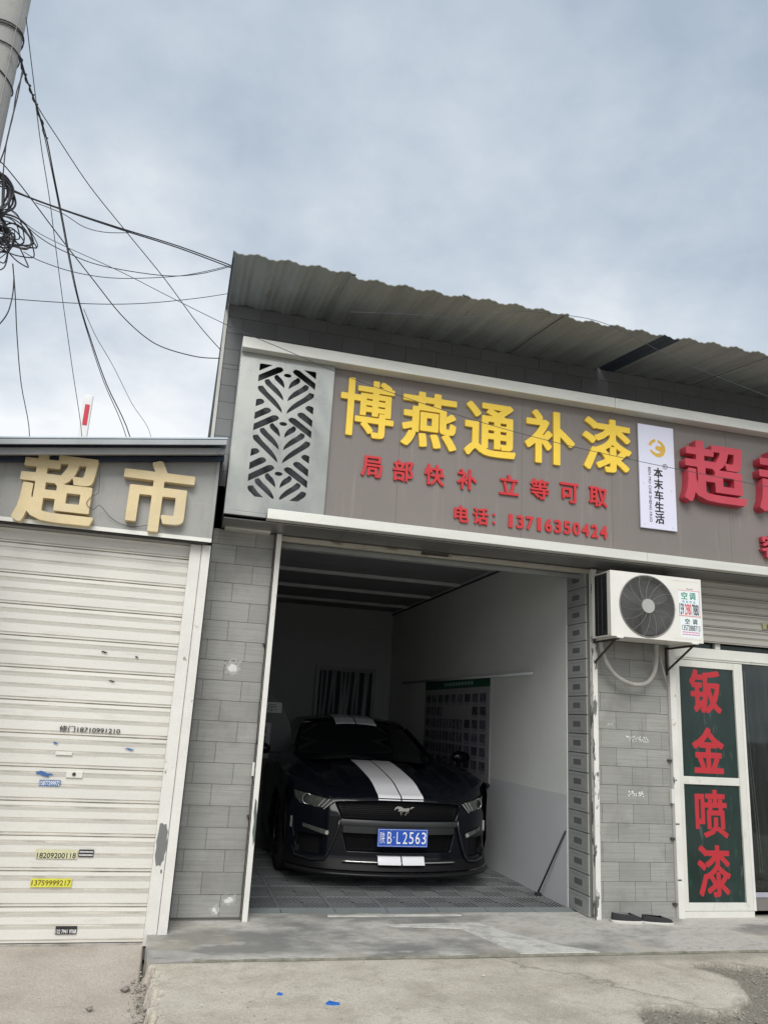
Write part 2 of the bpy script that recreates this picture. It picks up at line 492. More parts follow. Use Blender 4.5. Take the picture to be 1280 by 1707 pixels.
def glyph_loops(ch, bold):
    key = (ch, bold)
    squash = 1.0 if ch.isascii() else 1.45        # heavy upright strokes, lighter level ones
    if key in _G:
        return _G[key]
    c = bpy.data.curves.new('tmp', 'FONT')
    c.body = ch
    c.size = 1
    c.resolution_u = 3
    o = bpy.data.objects.new('tmp', c)
    COL.objects.link(o)
    dg = bpy.context.evaluated_depsgraph_get()
    me = bpy.data.meshes.new_from_object(o.evaluated_get(dg))
    bpy.data.objects.remove(o)
    bpy.data.curves.remove(c)
    co = np.array([v.co[:2] for v in me.vertices])
    tris, cnt = [], {}
    for p in me.polygons:
        vi = list(p.vertices)
        for i in range(1, len(vi) - 1):
            tris.append((vi[0], vi[i], vi[i + 1]))
        for i in range(len(vi)):
            a, b = vi[i], vi[(i + 1) % len(vi)]
            ka, kb = tuple(np.round(co[a], 5)), tuple(np.round(co[b], 5))
            k = (ka, kb) if ka < kb else (kb, ka)
            cnt[k] = cnt.get(k, 0) + 1
    segs = np.array([k for k, n in cnt.items() if n == 1 and k[0] != k[1]])
    bpy.data.meshes.remove(me)
    h = 1 / 100 if len(ch) == 1 else 1 / 48
    lo = co.min(0) - bold - 3 * h
    hi = co.max(0) + bold + 3 * h
    gx = np.arange(lo[0], hi[0] + h, h)
    gy = np.arange(lo[1], hi[1] + h, h)
    X, Y = np.meshgrid(gx, gy, indexing='ij')
    P = np.stack([X.ravel(), Y.ravel()], 1)
    a, b = segs[:, 0], segs[:, 1]
    d = b - a
    tt = ((P[:, None, 0] - a[None, :, 0]) * d[None, :, 0] + (P[:, None, 1] - a[None, :, 1]) * d[None, :, 1]) / (d ** 2).sum(1)[None]
    tt = np.clip(tt, 0, 1)
    ex = np.abs(a[None, :, 0] + tt * d[None, :, 0] - P[:, None, 0])
    ey = np.abs(a[None, :, 1] + tt * d[None, :, 1] - P[:, None, 1])
    dist = ((ex ** 5 + (ey * squash) ** 5) ** 0.2).min(1)
    ins = np.zeros(len(P), bool)
    for t in tris:
        A, B, C = co[t[0]], co[t[1]], co[t[2]]
        den = (B[1] - C[1]) * (A[0] - C[0]) + (C[0] - B[0]) * (A[1] - C[1])
        if abs(den) < 1e-12:
            continue
        u = ((B[1] - C[1]) * (P[:, 0] - C[0]) + (C[0] - B[0]) * (P[:, 1] - C[1])) / den
        v = ((C[1] - A[1]) * (P[:, 0] - C[0]) + (A[0] - C[0]) * (P[:, 1] - C[1])) / den
        ins |= (u >= 0) & (v >= 0) & (u + v <= 1)
    F = (np.where(ins, -dist, dist) - bold).reshape(X.shape)
    nxt = {}

    def ip(i0, j0, i1, j1):
        f0, f1 = F[i0, j0], F[i1, j1]
        t = f0 / (f0 - f1)
        return (round(gx[i0] + (gx[i1] - gx[i0]) * t, 6), round(gy[j0] + (gy[j1] - gy[j0]) * t, 6))
    S = F < 0
    idx = S[:-1, :-1] * 1 + S[1:, :-1] * 2 + S[1:, 1:] * 4 + S[:-1, 1:] * 8
    for i, j in zip(*np.nonzero((idx > 0) & (idx < 15))):
        k = idx[i, j]
        E = {'b': (i, j, i + 1, j), 'r': (i + 1, j, i + 1, j + 1), 't': (i, j + 1, i + 1, j + 1), 'l': (i, j, i, j + 1)}
        T = {1: ['bl'], 2: ['rb'], 3: ['rl'], 4: ['tr'], 5: ['bl', 'tr'], 6: ['tb'], 7: ['tl'], 8: ['lt'], 9: ['bt'], 10: ['rb', 'lt'], 11: ['rt'], 12: ['lr'], 13: ['br'], 14: ['lb']}[k]
        for s_ in T:
            nxt.setdefault(ip(*E[s_[0]]), []).append(ip(*E[s_[1]]))
    loops = []
    while nxt:
        st = next(iter(nxt))
        lp, cur = [], st
        while cur in nxt:
            lp.append(cur)
            q = nxt[cur].pop()
            if not nxt[cur]:
                del nxt[cur]
            cur = q
            if cur == st:
                break
        if len(lp) > 5:
            s2 = simplify(lp, 0.0025)
            if len(s2) > 2:
                loops.append([tuple(map(float, q)) for q in s2])
    _G[key] = loops
    return loops


def put(me, cx, y, cz, w, h, depth, keep=False):
    """fit a flat XY lettering mesh into a w x h box standing in the XZ plane, its front face at y"""
    co = np.empty(len(me.vertices) * 3)
    me.vertices.foreach_get('co', co)
    co = co.reshape(-1, 3)
    lo, hi = co.min(0), co.max(0)
    mid = (lo + hi) / 2
    sx = w / (hi[0] - lo[0])
    sy = h / (hi[1] - lo[1])
    if keep:
        sx = sy
    q = np.empty_like(co)
    q[:, 0] = (co[:, 0] - mid[0]) * sx + cx
    q[:, 2] = (co[:, 1] - mid[1]) * sy + cz
    q[:, 1] = y + (depth / 2 - (co[:, 2] if depth else 0))
    me.vertices.foreach_set('co', q.ravel())
    me.update()
    return me


def char(name, ch, cx, cz, w, h, y_front, depth, bold, m, parent):
    """one raised character, its back on the board"""
    me = curve_fill(glyph_loops(ch, bold), depth)
    put(me, cx, y_front, cz, w, h, depth)
    me.name = name
    return link(name, me, m, parent)


def flat_text(s, cx, cz, w, h, y, m, parent, bold=0.0, depth=0.0006, name='lettering', rot=False):
    if bold:
        me = curve_fill(glyph_loops(s, bold), depth)
    else:
        c = bpy.data.curves.new('tmp', 'FONT')
        c.body = s
        c.size = 1
        c.resolution_u = 3
        c.extrude = depth / 2
        o = bpy.data.objects.new('tmp', c)
        COL.objects.link(o)
        dg = bpy.context.evaluated_depsgraph_get()
        me = bpy.data.meshes.new_from_object(o.evaluated_get(dg))
        bpy.data.objects.remove(o)
        bpy.data.curves.remove(c)
    if rot:
        co = np.empty(len(me.vertices) * 3)
        me.vertices.foreach_get('co', co)
        co = co.reshape(-1, 3)
        co = np.stack([co[:, 1], -co[:, 0], co[:, 2]], 1)
        me.vertices.foreach_set('co', co.ravel())
    put(me, cx, y, cz, w, h, depth)
    me.materials.clear()
    me.name = name
    o = link(name, me, m, parent)
    o['kind'] = 'stuff'
    return o


# ================================================================== GROUND
def fbm(x, y, s=0.0):
    return (math.sin(x * 3.1 + s) * math.cos(y * 2.7 - s * 1.3) + 0.6 * math.sin(x * 7.3 + y * 5.1 + s * 2) +
            0.4 * math.sin(x * 15.7 - y * 13.3 + s) + 0.25 * math.sin(x * 31 + y * 27 + s)) / 2.25


def ground_material():
    m = bpy.data.materials.new('worn_street_concrete')
    m.use_nodes = True
    t = m.node_tree
    n, l = t.nodes, t.links
    p = n['Principled BSDF']
    p.inputs['Roughness'].default_value = 0.92
    g = n.new('ShaderNodeNewGeometry')
    at = n.new('ShaderNodeAttribute')
    at.attribute_name = 'zone'
    sp = n.new('ShaderNodeSeparateColor')
    l.new(at.outputs['Color'], sp.inputs[0])

    def nz(scale, det, rg, st=(1, 1, 1), off=0):
        mp = n.new('ShaderNodeMapping')
        mp.inputs['Scale'].default_value = st
        mp.inputs['Location'].default_value = (off, off, 0)
        l.new(g.outputs['Position'], mp.inputs[0])
        x = n.new('ShaderNodeTexNoise')
        x.inputs['Scale'].default_value = scale
        x.inputs['Detail'].default_value = det
        x.inputs['Roughness'].default_value = rg
        l.new(mp.outputs[0], x.inputs[0])
        return x.outputs[0]

    def ramp(f, *st):
        r = n.new('ShaderNodeValToRGB')
        el = r.color_ramp.elements
        el[0].position, el[0].color = st[0][0], (*st[0][1], 1)
        el[1].position, el[1].color = st[-1][0], (*st[-1][1], 1)
        for q in st[1:-1]:
            k = el.new(q[0])
            k.color = (*q[1], 1)
        l.new(f, r.inputs[0])
        return r.outputs[0]

    def mixc(f, a, b):
        k = n.new('ShaderNodeMix')
        k.data_type = 'RGBA'
        l.new(f, k.inputs[0])
        l.new(a, k.inputs[6])
        l.new(b, k.inputs[7])
        return k.outputs[2]
    conc = ramp(nz(2.1, 8, 0.66), (0.30, (0.42, 0.385, 0.31)), (0.50, (0.57, 0.525, 0.44)), (0.70, (0.64, 0.60, 0.515)))
    conc = mixc(ramp(nz(55, 4, 0.7), (0.60, (0, 0, 0)), (0.74, (0.5, 0.5, 0.5))), conc, ramp(nz(3, 2, .5, off=4), (0.3, (0.16, 0.145, 0.115)), (0.7, (0.5, 0.48, 0.43))))
    conc = mixc(ramp(nz(0.9, 6, 0.7, (1, 1, 1), 8), (0.52, (0, 0, 0)), (0.68, (0.55, 0.55, 0.55))), conc, ramp(nz(30, 4, .6), (0.3, (0.27, 0.255, 0.185)), (0.7, (0.36, 0.335, 0.26))))
    vo = n.new('ShaderNodeTexVoronoi')
    vo.feature = 'DISTANCE_TO_EDGE'
    vo.inputs['Scale'].default_value = 0.30
    wv = n.new('ShaderNodeVectorMath')
    wv.operation = 'ADD'
    l.new(g.outputs['Position'], wv.inputs[0])
    nc_ = n.new('ShaderNodeTexNoise')
    nc_.inputs['Scale'].default_value = 3.5
    nc_.inputs['Detail'].default_value = 8
    nc_.inputs['Roughness'].default_value = 0.7
    l.new(g.outputs['Position'], nc_.inputs[0])
    sc2 = n.new('ShaderNodeVectorMath')
    sc2.operation = 'SCALE'
    sc2.inputs['Scale'].default_value = 0.55
    l.new(nc_.outputs['Color'], sc2.inputs[0])
    l.new(sc2.outputs[0], wv.inputs[1])
    l.new(wv.outputs[0], vo.inputs['Vector'])
    crack = ramp(vo.outputs['Distance'], (0.0, (0.6, 0.6, 0.6)), (0.003, (0.35, 0.35, 0.35)), (0.008, (0, 0, 0)))
    conc = mixc(ramp(nz(5.5, 7, 0.72, off=21), (0.50, (0, 0, 0)), (0.62, (0.6, 0.6, 0.6))), conc, ramp(nz(70, 3, .6), (0.3, (0.33, 0.30, 0.235)), (0.7, (0.48, 0.44, 0.365))))
    conc = mixc(ramp(nz(1.3, 8, 0.75, off=33), (0.56, (0, 0, 0)), (0.66, (0.7, 0.7, 0.7))), conc, ramp(nz(12, 3, .6), (0.3, (0.55, 0.52, 0.46)), (0.7, (0.64, 0.605, 0.54))))
    conc = mixc(crack, conc, ramp(nz(9, 2, .5), (0.3, (0.11, 0.10, 0.08)), (0.7, (0.2, 0.185, 0.15))))
    dust = ramp(nz(1.6, 7, 0.6, off=2), (0.3, (0.38, 0.335, 0.285)), (0.55, (0.50, 0.45, 0.39)), (0.8, (0.58, 0.53, 0.465)))
    grav = ramp(nz(75, 7, 0.8), (0.32, (0.13, 0.118, 0.092)), (0.50, (0.235, 0.215, 0.175)), (0.68, (0.40, 0.37, 0.315)))
    o1 = mixc(sp.outputs[0], conc, dust)
    o2 = mixc(sp.outputs[1], o1, grav)
    sp1 = ramp(nz(85, 5, 0.85, off=51), (0.30, (0.62, 0.61, 0.60)), (0.50, (1, 1, 1)), (0.72, (1.32, 1.32, 1.32)))
    mu = n.new('ShaderNodeMix')
    mu.data_type = 'RGBA'
    mu.blend_type = 'MULTIPLY'
    mu.inputs[0].default_value = 1.0
    l.new(o2, mu.inputs[6])
    l.new(sp1, mu.inputs[7])
    o2 = mu.outputs[2]
    l.new(o2, p.inputs['Base Color'])
    bp = n.new('ShaderNodeBump')
    bp.inputs['Distance'].default_value = 0.006
    l.new(nz(38, 8, 0.7), bp.inputs['Height'])
    b2 = n.new('ShaderNodeBump')
    b2.inputs['Distance'].default_value = 0.004
    l.new(nz(130, 3, 0.6), b2.inputs['Height'])
    l.new(bp.outputs[0], b2.inputs['Normal'])
    l.new(b2.outputs[0], p.inputs['Normal'])
    return m


M_ground = ground_material()
gm = MB().add([(-400, -400, -0.24), (400, -400, -0.24), (400, 400, -0.24), (-400, 400, -0.24)], [(0, 1, 2, 3)])
structure(gm.build('ground', mat('distant_ground', (0.28, 0.26, 0.23), 0.95, var=0.2, scale=0.5)))


def edge_x(y):            # the broken left edge of the concrete apron
    base = 0.105 - 0.035 * max(0, y - 4.9) * 1.6
    return base + 0.022 * math.sin(y * 17) + 0.018 * math.sin(y * 41 + 1) + 0.012 * math.sin(y * 97) - 0.12 * max(0, 4.2 - y)


def smooth(a, b, x):
    t = min(1, max(0, (x - a) / (b - a)))
    return t * t * (3 - 2 * t)


PATCH = [(2.2, 2.0), (2.55, 3.2), (2.62, 4.0), (2.72, 4.40), (2.83, 4.50), (2.98, 4.46), (3.18, 4.37), (3.36, 4.37), (3.45, 4.50), (3.60, 4.56), (3.66, 4.72),
         (3.74, 4.86), (3.70, 5.02), (3.60, 5.16), (3.78, 5.24), (4.05, 5.13), (4.22, 5.0), (4.6, 4.93), (5.2, 4.9), (6.5, 4.8), (7, 2)]


def in_poly(x, y, P):
    r = False
    j = len(P) - 1
    for i in range(len(P)):
        xi, yi = P[i]
        xj, yj = P[j]
        if (yi > y) != (yj > y) and x < (xj - xi) * (y - yi) / (yj - yi) + xi:
            r = not r
        j = i
    return r


def axis(a, b, fa, fb, fine, coarse):
    r = list(np.arange(a, fa, coarse)) + list(np.arange(fa, fb, fine)) + list(np.arange(fb, b + coarse, coarse))
    return r


gx_ = list(np.arange(-7, -1.3, .4)) + list(np.arange(-1.3, -.1, .022)) + list(np.arange(-.1, .3, .010)) + list(np.arange(.3, 4.9, .022)) + list(np.arange(4.9, 10, .4))
gy_ = axis(-3, 5.0, 4.25, 5.0, 0.015, 0.4)[:-1]
gy_ = [v for v in gy_ if v < 4.99] + list(np.arange(5.0, 5.43, 0.014)) + [5.438, 5.4385]
gyl = gy_ + list(np.arange(5.48, 6.30, 0.03))
rows, zone = [], []
nx = len(gx_)
for y in gyl:
    row = []
    for x in gx_:
        wob = 0.03 * fbm(x * 3, y * 3, 2)
        ex = edge_x(y)
        k = smooth(ex - 0.030, ex + 0.004, x + 0.014 * fbm(x * 9, y * 9, 5) + 0.012 * fbm(x * 31, y * 29, 8) + random.uniform(-.004, .004))      # 0 = lower dusty yard, 1 = apron
        g = 1.0 if in_poly(x + wob * 0.7, y + 0.03 * fbm(x * 5, y * 4, 7), PATCH) else 0.0
        zl = -0.125 + 0.006 * fbm(x * .8, y * .8, 1) + 0.05 * smooth(5.2, 5.9, y)
        zr = -0.010 + 0.003 * fbm(x * .7, y * .9, 3)
        strip = smooth(5.22, 5.36, y + 0.05 * fbm(x * 2.2, y, 4)) * smooth(2.45, 2.9, x)      # soil washed against the step
        zr -= g * (0.028 + 0.012 * fbm(x * 7, y * 7, 9) + random.uniform(-.004, .004))
        row.append((x, y, zl + (zr - zl) * k))
        if y > 5.4383 and x > 0.0:
            row[-1] = (x, y, -0.20)
        tr = 1 - abs(k - 0.5) * 2
        if g < .5 and x > 2.2:
            near = sum(in_poly(x + dx, y + dy, PATCH) for dx, dy in ((.05, 0), (-.05, 0), (0, .05), (0, -.05), (.035, .035), (-.035, -.035)))
            g = min(.75, near * .2 * (1 + .8 * fbm(x * 11, y * 11, 3)))
        zone.append((1 - k, min(1, max(g * k, 0.75 * tr if x < 1 else 0, 0.55 * strip * k)), 0))
    rows.append(row)
sm = MB().grid(rows)
me = sm.mesh('street', smooth=True)
me.materials.append(M_ground)
ca = me.color_attributes.new('zone', 'FLOAT_COLOR', 'POINT')
ca.data.foreach_set('color', [c for z in zone for c in (*z, 1)])
structure(link('street', me))

# loose rubble along the broken edge and in the potholed patch (uncountable)
rb = MB()


def pebble(mb, x, y, z, r, mi=0):
    vs_ = []
    for (a, b, c) in ((1, 0, 0), (-1, 0, 0), (0, 1, 0), (0, -1, 0), (0, 0, 1), (0, 0, -1), (.6, .6, .5), (-.6, .6, .4), (.6, -.6, .5), (-.6, -.6, .5)):
        k = r * random.uniform(0.6, 1.1)
        vs_.append((x + a * k, y + b * k, z + c * k * 0.6))
    hull = bmesh.new()
    for q in vs_:
        hull.verts.new(q)
    bmesh.ops.convex_hull(hull, input=hull.verts)
    hull.verts.ensure_lookup_table()
    vi = {v: i for i, v in enumerate(hull.verts)}
    mb.add([v.co[:] for v in hull.verts], [tuple(vi[v] for v in f.verts) for f in hull.faces], mi)
    hull.free()


for i in range(420):
    y = random.uniform(4.2, 5.6)
    x = edge_x(y) + random.gauss(-0.05, 0.035)
    pebble(rb, x, y, -0.12 + random.uniform(0, .02), random.choice((.004, .006, .009, .014)))
for i in range(900):
    x, y = random.uniform(2.5, 4.9), random.uniform(4.25, 5.3)
    if in_poly(x, y, PATCH):
        pebble(rb, x, y, -0.034, random.choice((.003, .005, .007, .011)))
for i in range(320):
    x, y = random.uniform(-1.2, 4.8), random.uniform(4.3, 5.43)
    if x < .15:
        pebble(rb, x, y, -0.125, random.choice((.002, .003, .004)))
        continue
    if 0:
        pass
    pebble(rb, x, y, -0.008, random.choice((.002, .003, .004, .006)))
o = rb.build('gravel', M_grav)
o['kind'] = 'stuff'
tag(o, 'loose gravel and concrete crumbs along the broken edges of the street concrete', 'gravel')
for (x, y, r, lab) in ((-0.07, 5.31, 0.033, 'grey stone lying on the dusty ground, nearer the shutter foot'), (-0.24, 5.02, 0.026, 'grey stone lying on the dusty ground at the bottom left, nearer the viewer')):
    b = MB()
    pebble(b, x, y, -0.108, r)
    tag(b.build('stone', M_stone), lab, 'stone', 'stones on the dusty ground')
b = MB()
pebble(b, 2.06, 5.05, -0.004, 0.012)
tag(b.build('pebble', mat('white_pebble', (.6, .58, .54), .8)), 'small white pebble on the concrete below the garage door', 'pebble')
for (x, y, s, lab) in ((1.02, 4.66, 1, 'larger bright blue scrap lying on the street concrete'), (0.76, 4.83, .42, 'smaller bright blue scrap left of the larger one on the concrete')):
    P = [(x - .03 * s, y), (x - .005 * s, y + .022 * s), (x + .022 * s, y + .008 * s), (x + .045 * s, y - .012 * s), (x + .005 * s, y - .014 * s)]
    b = MB().add([(px, py, 0.001 + .003 * (i % 2)) for i, (px, py) in enumerate(P)] + [(px, py, -0.009) for px, py in P],
                 [(0, 1, 2, 3, 4), (9, 8, 7, 6, 5)] + [(i, (i + 1) % 5, (i + 1) % 5 + 5, i + 5) for i in range(5)])
    tag(b.build('paper_scrap', M_bluescrap), lab, 'scrap', 'blue scraps on the concrete')

# ---- step slab in front of the shops
M_step = mat('stained_cement_step', (0.49, 0.475, 0.435), 0.75, var=0.16, scale=2.0, stretch=(0.8, 1.2, 1), bump=0.002, bscale=34, grain=0.24,
             spots=((0.17, 0.17, 0.163), 1.3, 0.455, 0.13, (0.8, 1.2, 1), 0.80), layers=[((0.24, 0.24, 0.232), 16, 0.52, 0.10, (0.9, 1.3, 1), 0.40), ((0.56, 0.545, 0.51), 8, 0.60, 0.06, (0.6, 1.6, 1), 0.5),
             ((0.44, 0.39, 0.31), 1.9, 0.54, 0.16, (1, 1, 1), 0.55), ((0.035, 0.035, 0.035), 13, 0.735, 0.02, (.8, 1.2, 1), 0.8)], rvar=0.2)
fr = []
for i in range(230):
    x = 0.02 + i * 0.04
    fr.append((x, 5.452 + 0.006 * math.sin(x * 9) + 0.004 * math.sin(x * 31) + 0.13 * max(0, 0.45 - x) * 1.0 * (1 if x > .1 else .8)))
b = MB()
b.grid([[(x, y + .010, 0.0) for x, y in fr], [(x, 6.39, 0.0) for x, y in fr], [(x, 6.62, 0.0) for x, y in fr]])
structure(b.build('pavement', M_step))
structure(MB().grid([[(x, y, -0.19) for x, y in fr], [(x, y, -0.012) for x, y in fr], [(x, y + .010, 0.0) for x, y in fr]]).build('pavement_edge', mat('dark_step_edge', (.19, .185, .145), .9, var=.4, scale=14)))  # riser coloured darker than the step top
# the cracked chunk at the step's left corner
ch = [(0.035, 5.50), (0.10, 5.455), (0.30, 5.47), (0.43, 5.52), (0.30, 5.60), (0.12, 5.66), (0.03, 5.64)]
b = MB().add([(x, y, -0.006 if i in (1, 2) else 0.010) for i, (x, y) in enumerate(ch)] + [(x, y, -0.15) for x, y in ch], [tuple(range(7)), tuple(range(13, 6, -1))] + [(i, (i + 1) % 7, (i + 1) % 7 + 7, i + 7) for i in range(7)])
tag(b.build('concrete_chunk', mat('pale_concrete', (.34, .33, .31), .9, var=.15, scale=8, bump=.002)), 'cracked pale concrete chunk at the left corner of the step', 'rubble')
# trowelled light cement patches on the step (slightly proud)
for P, lab in ((((1.35, 6.49), (2.45, 6.50), (2.43, 6.545), (1.9, 6.55), (1.36, 6.54)), 0), (((1.75, 6.25), (2.5, 6.28), (2.62, 6.0), (2.9, 5.62), (3.1, 5.47), (2.5, 5.47), (2.42, 5.7), (2.3, 6.12), (1.8, 6.19)), 0)):
    b = MB().add([(x, y, 0.004) for x, y in P] + [(x, y, -0.01) for x, y in P], [tuple(range(len(P))), tuple(range(2 * len(P) - 1, len(P) - 1, -1))] + [(i, (i + 1) % len(P), (i + 1) % len(P) + len(P), i + len(P)) for i in range(len(P))])
    structure(b.build('pavement_patch', mat('light_cement_patch', (.58, .57, .53), .8, var=.15, scale=6, grain=.2, spots=((.34, .335, .32), 9, .5, .12, (.8, 1.2, 1), .7))))

# ================================================================== GARAGE BUILDING
G = thing('garage_building', 'grey tiled garage shop with a corrugated roof and an open door', 'building', (2.0, 6.4, 0))


def gpart(name, b, m, **k):
    return b.build(name, m, G, **k)


DX0, DX1, DZ = 0.70, 3.585, 2.93
# masses behind the tiles (8 mm behind the tile faces)
b = MB()
b.box(0.08, 0.70, 6.41, 6.64, -0.10, 3.34)
b.box(3.548, 4.34, 6.41, 6.771, -0.10, 2.93)
b.box(0.08, 9.2, 6.41, 6.64, 2.93, 3.34)
b.box(0.08, 9.2, 6.41, 6.60, 3.34, 4.99, 1)
wall_o = gpart('wall', b, [M_grout, mat('upper_joint', (.12, .125, .13), .9)])
wall_o['label'] = 'grey tiled front wall'
# white trim on the left corner
gpart('corner_trim', MB().box(0.055, 0.08, 6.385, 6.60, 0.0, 4.98), mat('white_corner_trim', (.55, .55, .52), .6))

TW, TH = 0.30, 0.155
tile_me = MB().box(0, 1, 0, 0.009, 0, 1).mesh('tile')
tile_me.materials.append(M_tile)
tile_up = MB().box(0, 1, 0, 0.009, 0, 1).mesh('tile')
tile_up.materials.append(M_tile_up)


def tiles(x0, x1, z0, z1, row0, me, yy=6.401, skip=None):
    r = int(math.floor((z0 - row0) / TH + 1e-6))
    n = 0
    while row0 + r * TH < z1 - 0.01:
        za, zb = max(z0, row0 + r * TH), min(z1, row0 + (r + 1) * TH)
        off = 0.065 if r % 2 else 0.215
        k = int(math.floor((x0 - off) / TW))
        while off + k * TW < x1 - 0.004:
            xa, xb = max(x0, off + k * TW), min(x1, off + (k + 1) * TW)
            if xb - xa > 0.02 and zb - za > 0.02 and not (skip and skip(xa, xb, za, zb)):
                o = link('tile', me, None, G)
                o.location = (xa + 0.0016, yy + random.uniform(-0.0010, 0.0006), za + 0.0016)
                o.scale = (xb - xa - 0.0032, 1, zb - za - 0.0032)
                n += 1
            k += 1
        r += 1
    return n


nt_ = tiles(0.165, 0.668, 0.0, 2.94, 0.02, tile_me)
nt_ += tiles(3.615, 4.345, 0.0, 2.94, -0.03, tile_me)
nt_ += tiles(0.082, 0.23, 3.30, 4.40, 0.02, tile_up)
nt_ += tiles(0.082, 9.1, 4.40, 4.97, 0.05, tile_up)
print('tiles', nt_)
# rough plaster smear on the left pillar
M_smear = mat('plaster_smear', (.37, .37, .352), .95, var=.15, scale=30)
M_core = mat('plaster_core', (.62, .62, .60), .95, var=.2, scale=40)
for (cx, cz, r, n) in ((0.43, 1.83, 0.075, 80), (0.58, 0.14, 0.050, 50), (0.48, 0.07, 0.04, 26)):
    b = MB()
    for i in range(n):
        dx, dz = random.gauss(0, r * .55), random.gauss(0, r * .42)
        q = random.uniform(.003, .020) * (1.3 - min(1, math.hypot(dx, dz) / r * .8))
        k = random.randint(6, 9)
        w = random.uniform(.7, 1.6)
        P = [(cx + dx + q * w * math.cos(a) * random.uniform(.7, 1.2), cz + dz + q * math.sin(a) * random.uniform(.7, 1.2)) for a in [j * 2 * math.pi / k for j in range(k)]]
        b.add([(x, 6.3992 - i * .00003, z) for x, z in P], [tuple(range(k))], 1 if math.hypot(dx, dz) < r * .42 and dz < r * .2 else 0)
    gpart('plaster_smear', b, [M_smear, M_core])['kind'] = 'stuff'

MB().prism_y(((.700, .86), (.712, .84), (.716, .78), (.722, .74), (.722, .56), (.712, .52), (.706, .58), (.699, .62), (.704, .69), (.696, .76)), 6.3535, 6.3545).build('peeled_patch', mat('peeled_green_grey', (.09, .11, .10), .7), G)
# patterned reveal tiles inside the right of the door
rt = MB().box(0, 0.012, 0, 0.352, 0, 0.155)
rt.box(-0.0015, 0.0, 0.110, 0.245, 0.055, 0.102, 1)
rt.box(-0.0008, 0.0, 0.045, 0.305, 0.022, 0.027, 2).box(-0.0008, 0.0, 0.045, 0.305, 0.128, 0.133, 2).box(-0.0008, 0.0, 0.040, 0.045, 0.022, 0.133, 2).box(-0.0008, 0.0, 0.305, 0.310, 0.022, 0.133, 2)
rme = rt.mesh('reveal_tile')
for q in (mat('reveal_tile_face', (.30, .31, .30), .45, rnd=.06, var=.08, spots=((.5, .5, .48), 22, .66, .05, (1, 1, 1), .6)), mat('reveal_tile_inset', (.12, .125, .12), .5), mat('reveal_tile_line', (.24, .25, .24), .5)):
    rme.materials.append(q)
for i in range(18):
    o = link('reveal_tile', rme, None, G)
    o.location = (3.535, 6.412, 0.005 + i * 0.163)
    o['label'] = 'grey tile with a small dark rectangle'

# door jambs and header
gpart('door_jamb', MB().box(0.672, 0.722, 6.355, 6.405, 0.0, 2.94).box(0.672, 0.684, 6.355, 6.50, 0.0, 2.94), M_wht, bevel=0.003)['label'] = 'white steel post on the left of the door'
o = gpart('door_jamb', MB().box(3.565, 3.612, 6.345, 6.40, 0.0, 2.93), M_wht_peel, bevel=0.003)
o['label'] = 'peeling white post on the right of the door'
gpart('hinge', MB().box(0.655, 0.672, 6.37, 6.395, 1.02, 1.12), M_wht)
gpart('hinge', MB().box(0.650, 0.672, 6.37, 6.395, 0.72, 0.735), M_rust)
gpart('hinge', MB().box(0.650, 0.672, 6.37, 6.395, 2.02, 2.035), M_rust)
for z in (0.12, 0.66, 1.18):
    gpart('hinge', MB().box(3.612, 3.628, 6.37, 6.395, z, z + 0.02), M_rust)
gpart('door_header', MB().box(0.722, 3.565, 6.40, 6.45, 2.895, 2.935), mat('header_rusty_cream', (.36, .34, .29), .5, var=.2, scale=3, stretch=(.4, 1, 1), spots=((.13, .09, .06), 5, .56, .08, (.5, 1, 2), .8)), bevel=.003)
gpart('door_header', MB().box(0.70, 3.585, 6.50, 6.54, 2.86, 2.90), mat('header_grey', (.22, .23, .22), .5, var=.2))
gpart('header_hook', MB().box(1.95, 2.20, 6.395, 6.415, 2.905, 2.93), M_rust)

# roof sheets: corrugated, overhanging
YO, ZO, YW, ZW = 5.28, 4.80, 6.42, 4.985


def roof_sheet(x0, x1, m, drop=0.0, pitch=0.232, amp=0.012, yo=YO):
    n = max(8, int((x1 - x0) / pitch * 32))
    yb = 13.6
    zb = ZW + (yb - YW) * (ZW - ZO) / (YW - YO) * 0.25
    top, P = [], []
    for (y, z) in ((yo, ZO), ((yo + YW) / 2, (ZO + ZW) / 2 + 0.004), (YW, ZW), (yb, zb)):
        P.append([(x0 + (x1 - x0) * i / n, y + (0.006 * math.sin((x0 + (x1 - x0) * i / n) * 7) if y == yo else 0), z - drop + amp * (math.cos(2 * math.pi * (x0 + (x1 - x0) * i / n) / pitch) + .30 * math.cos(8 * math.pi * (x0 + (x1 - x0) * i / n) / pitch))) for i in range(n + 1)])
    Q = [[(x, y, z + 0.007) for x, y, z in r] for r in P]
    b = MB().grid(P).grid(Q, flip=True)
    b.grid([P[0], Q[0]])
    b.grid([P[-1], Q[-1]])
    b.grid([[r[0] for r in P], [r[0] for r in Q]])
    b.grid([[r[-1] for r in P], [r[-1] for r in Q]])
    return gpart('roof_sheet', b, m, smooth=True, sharp=50)


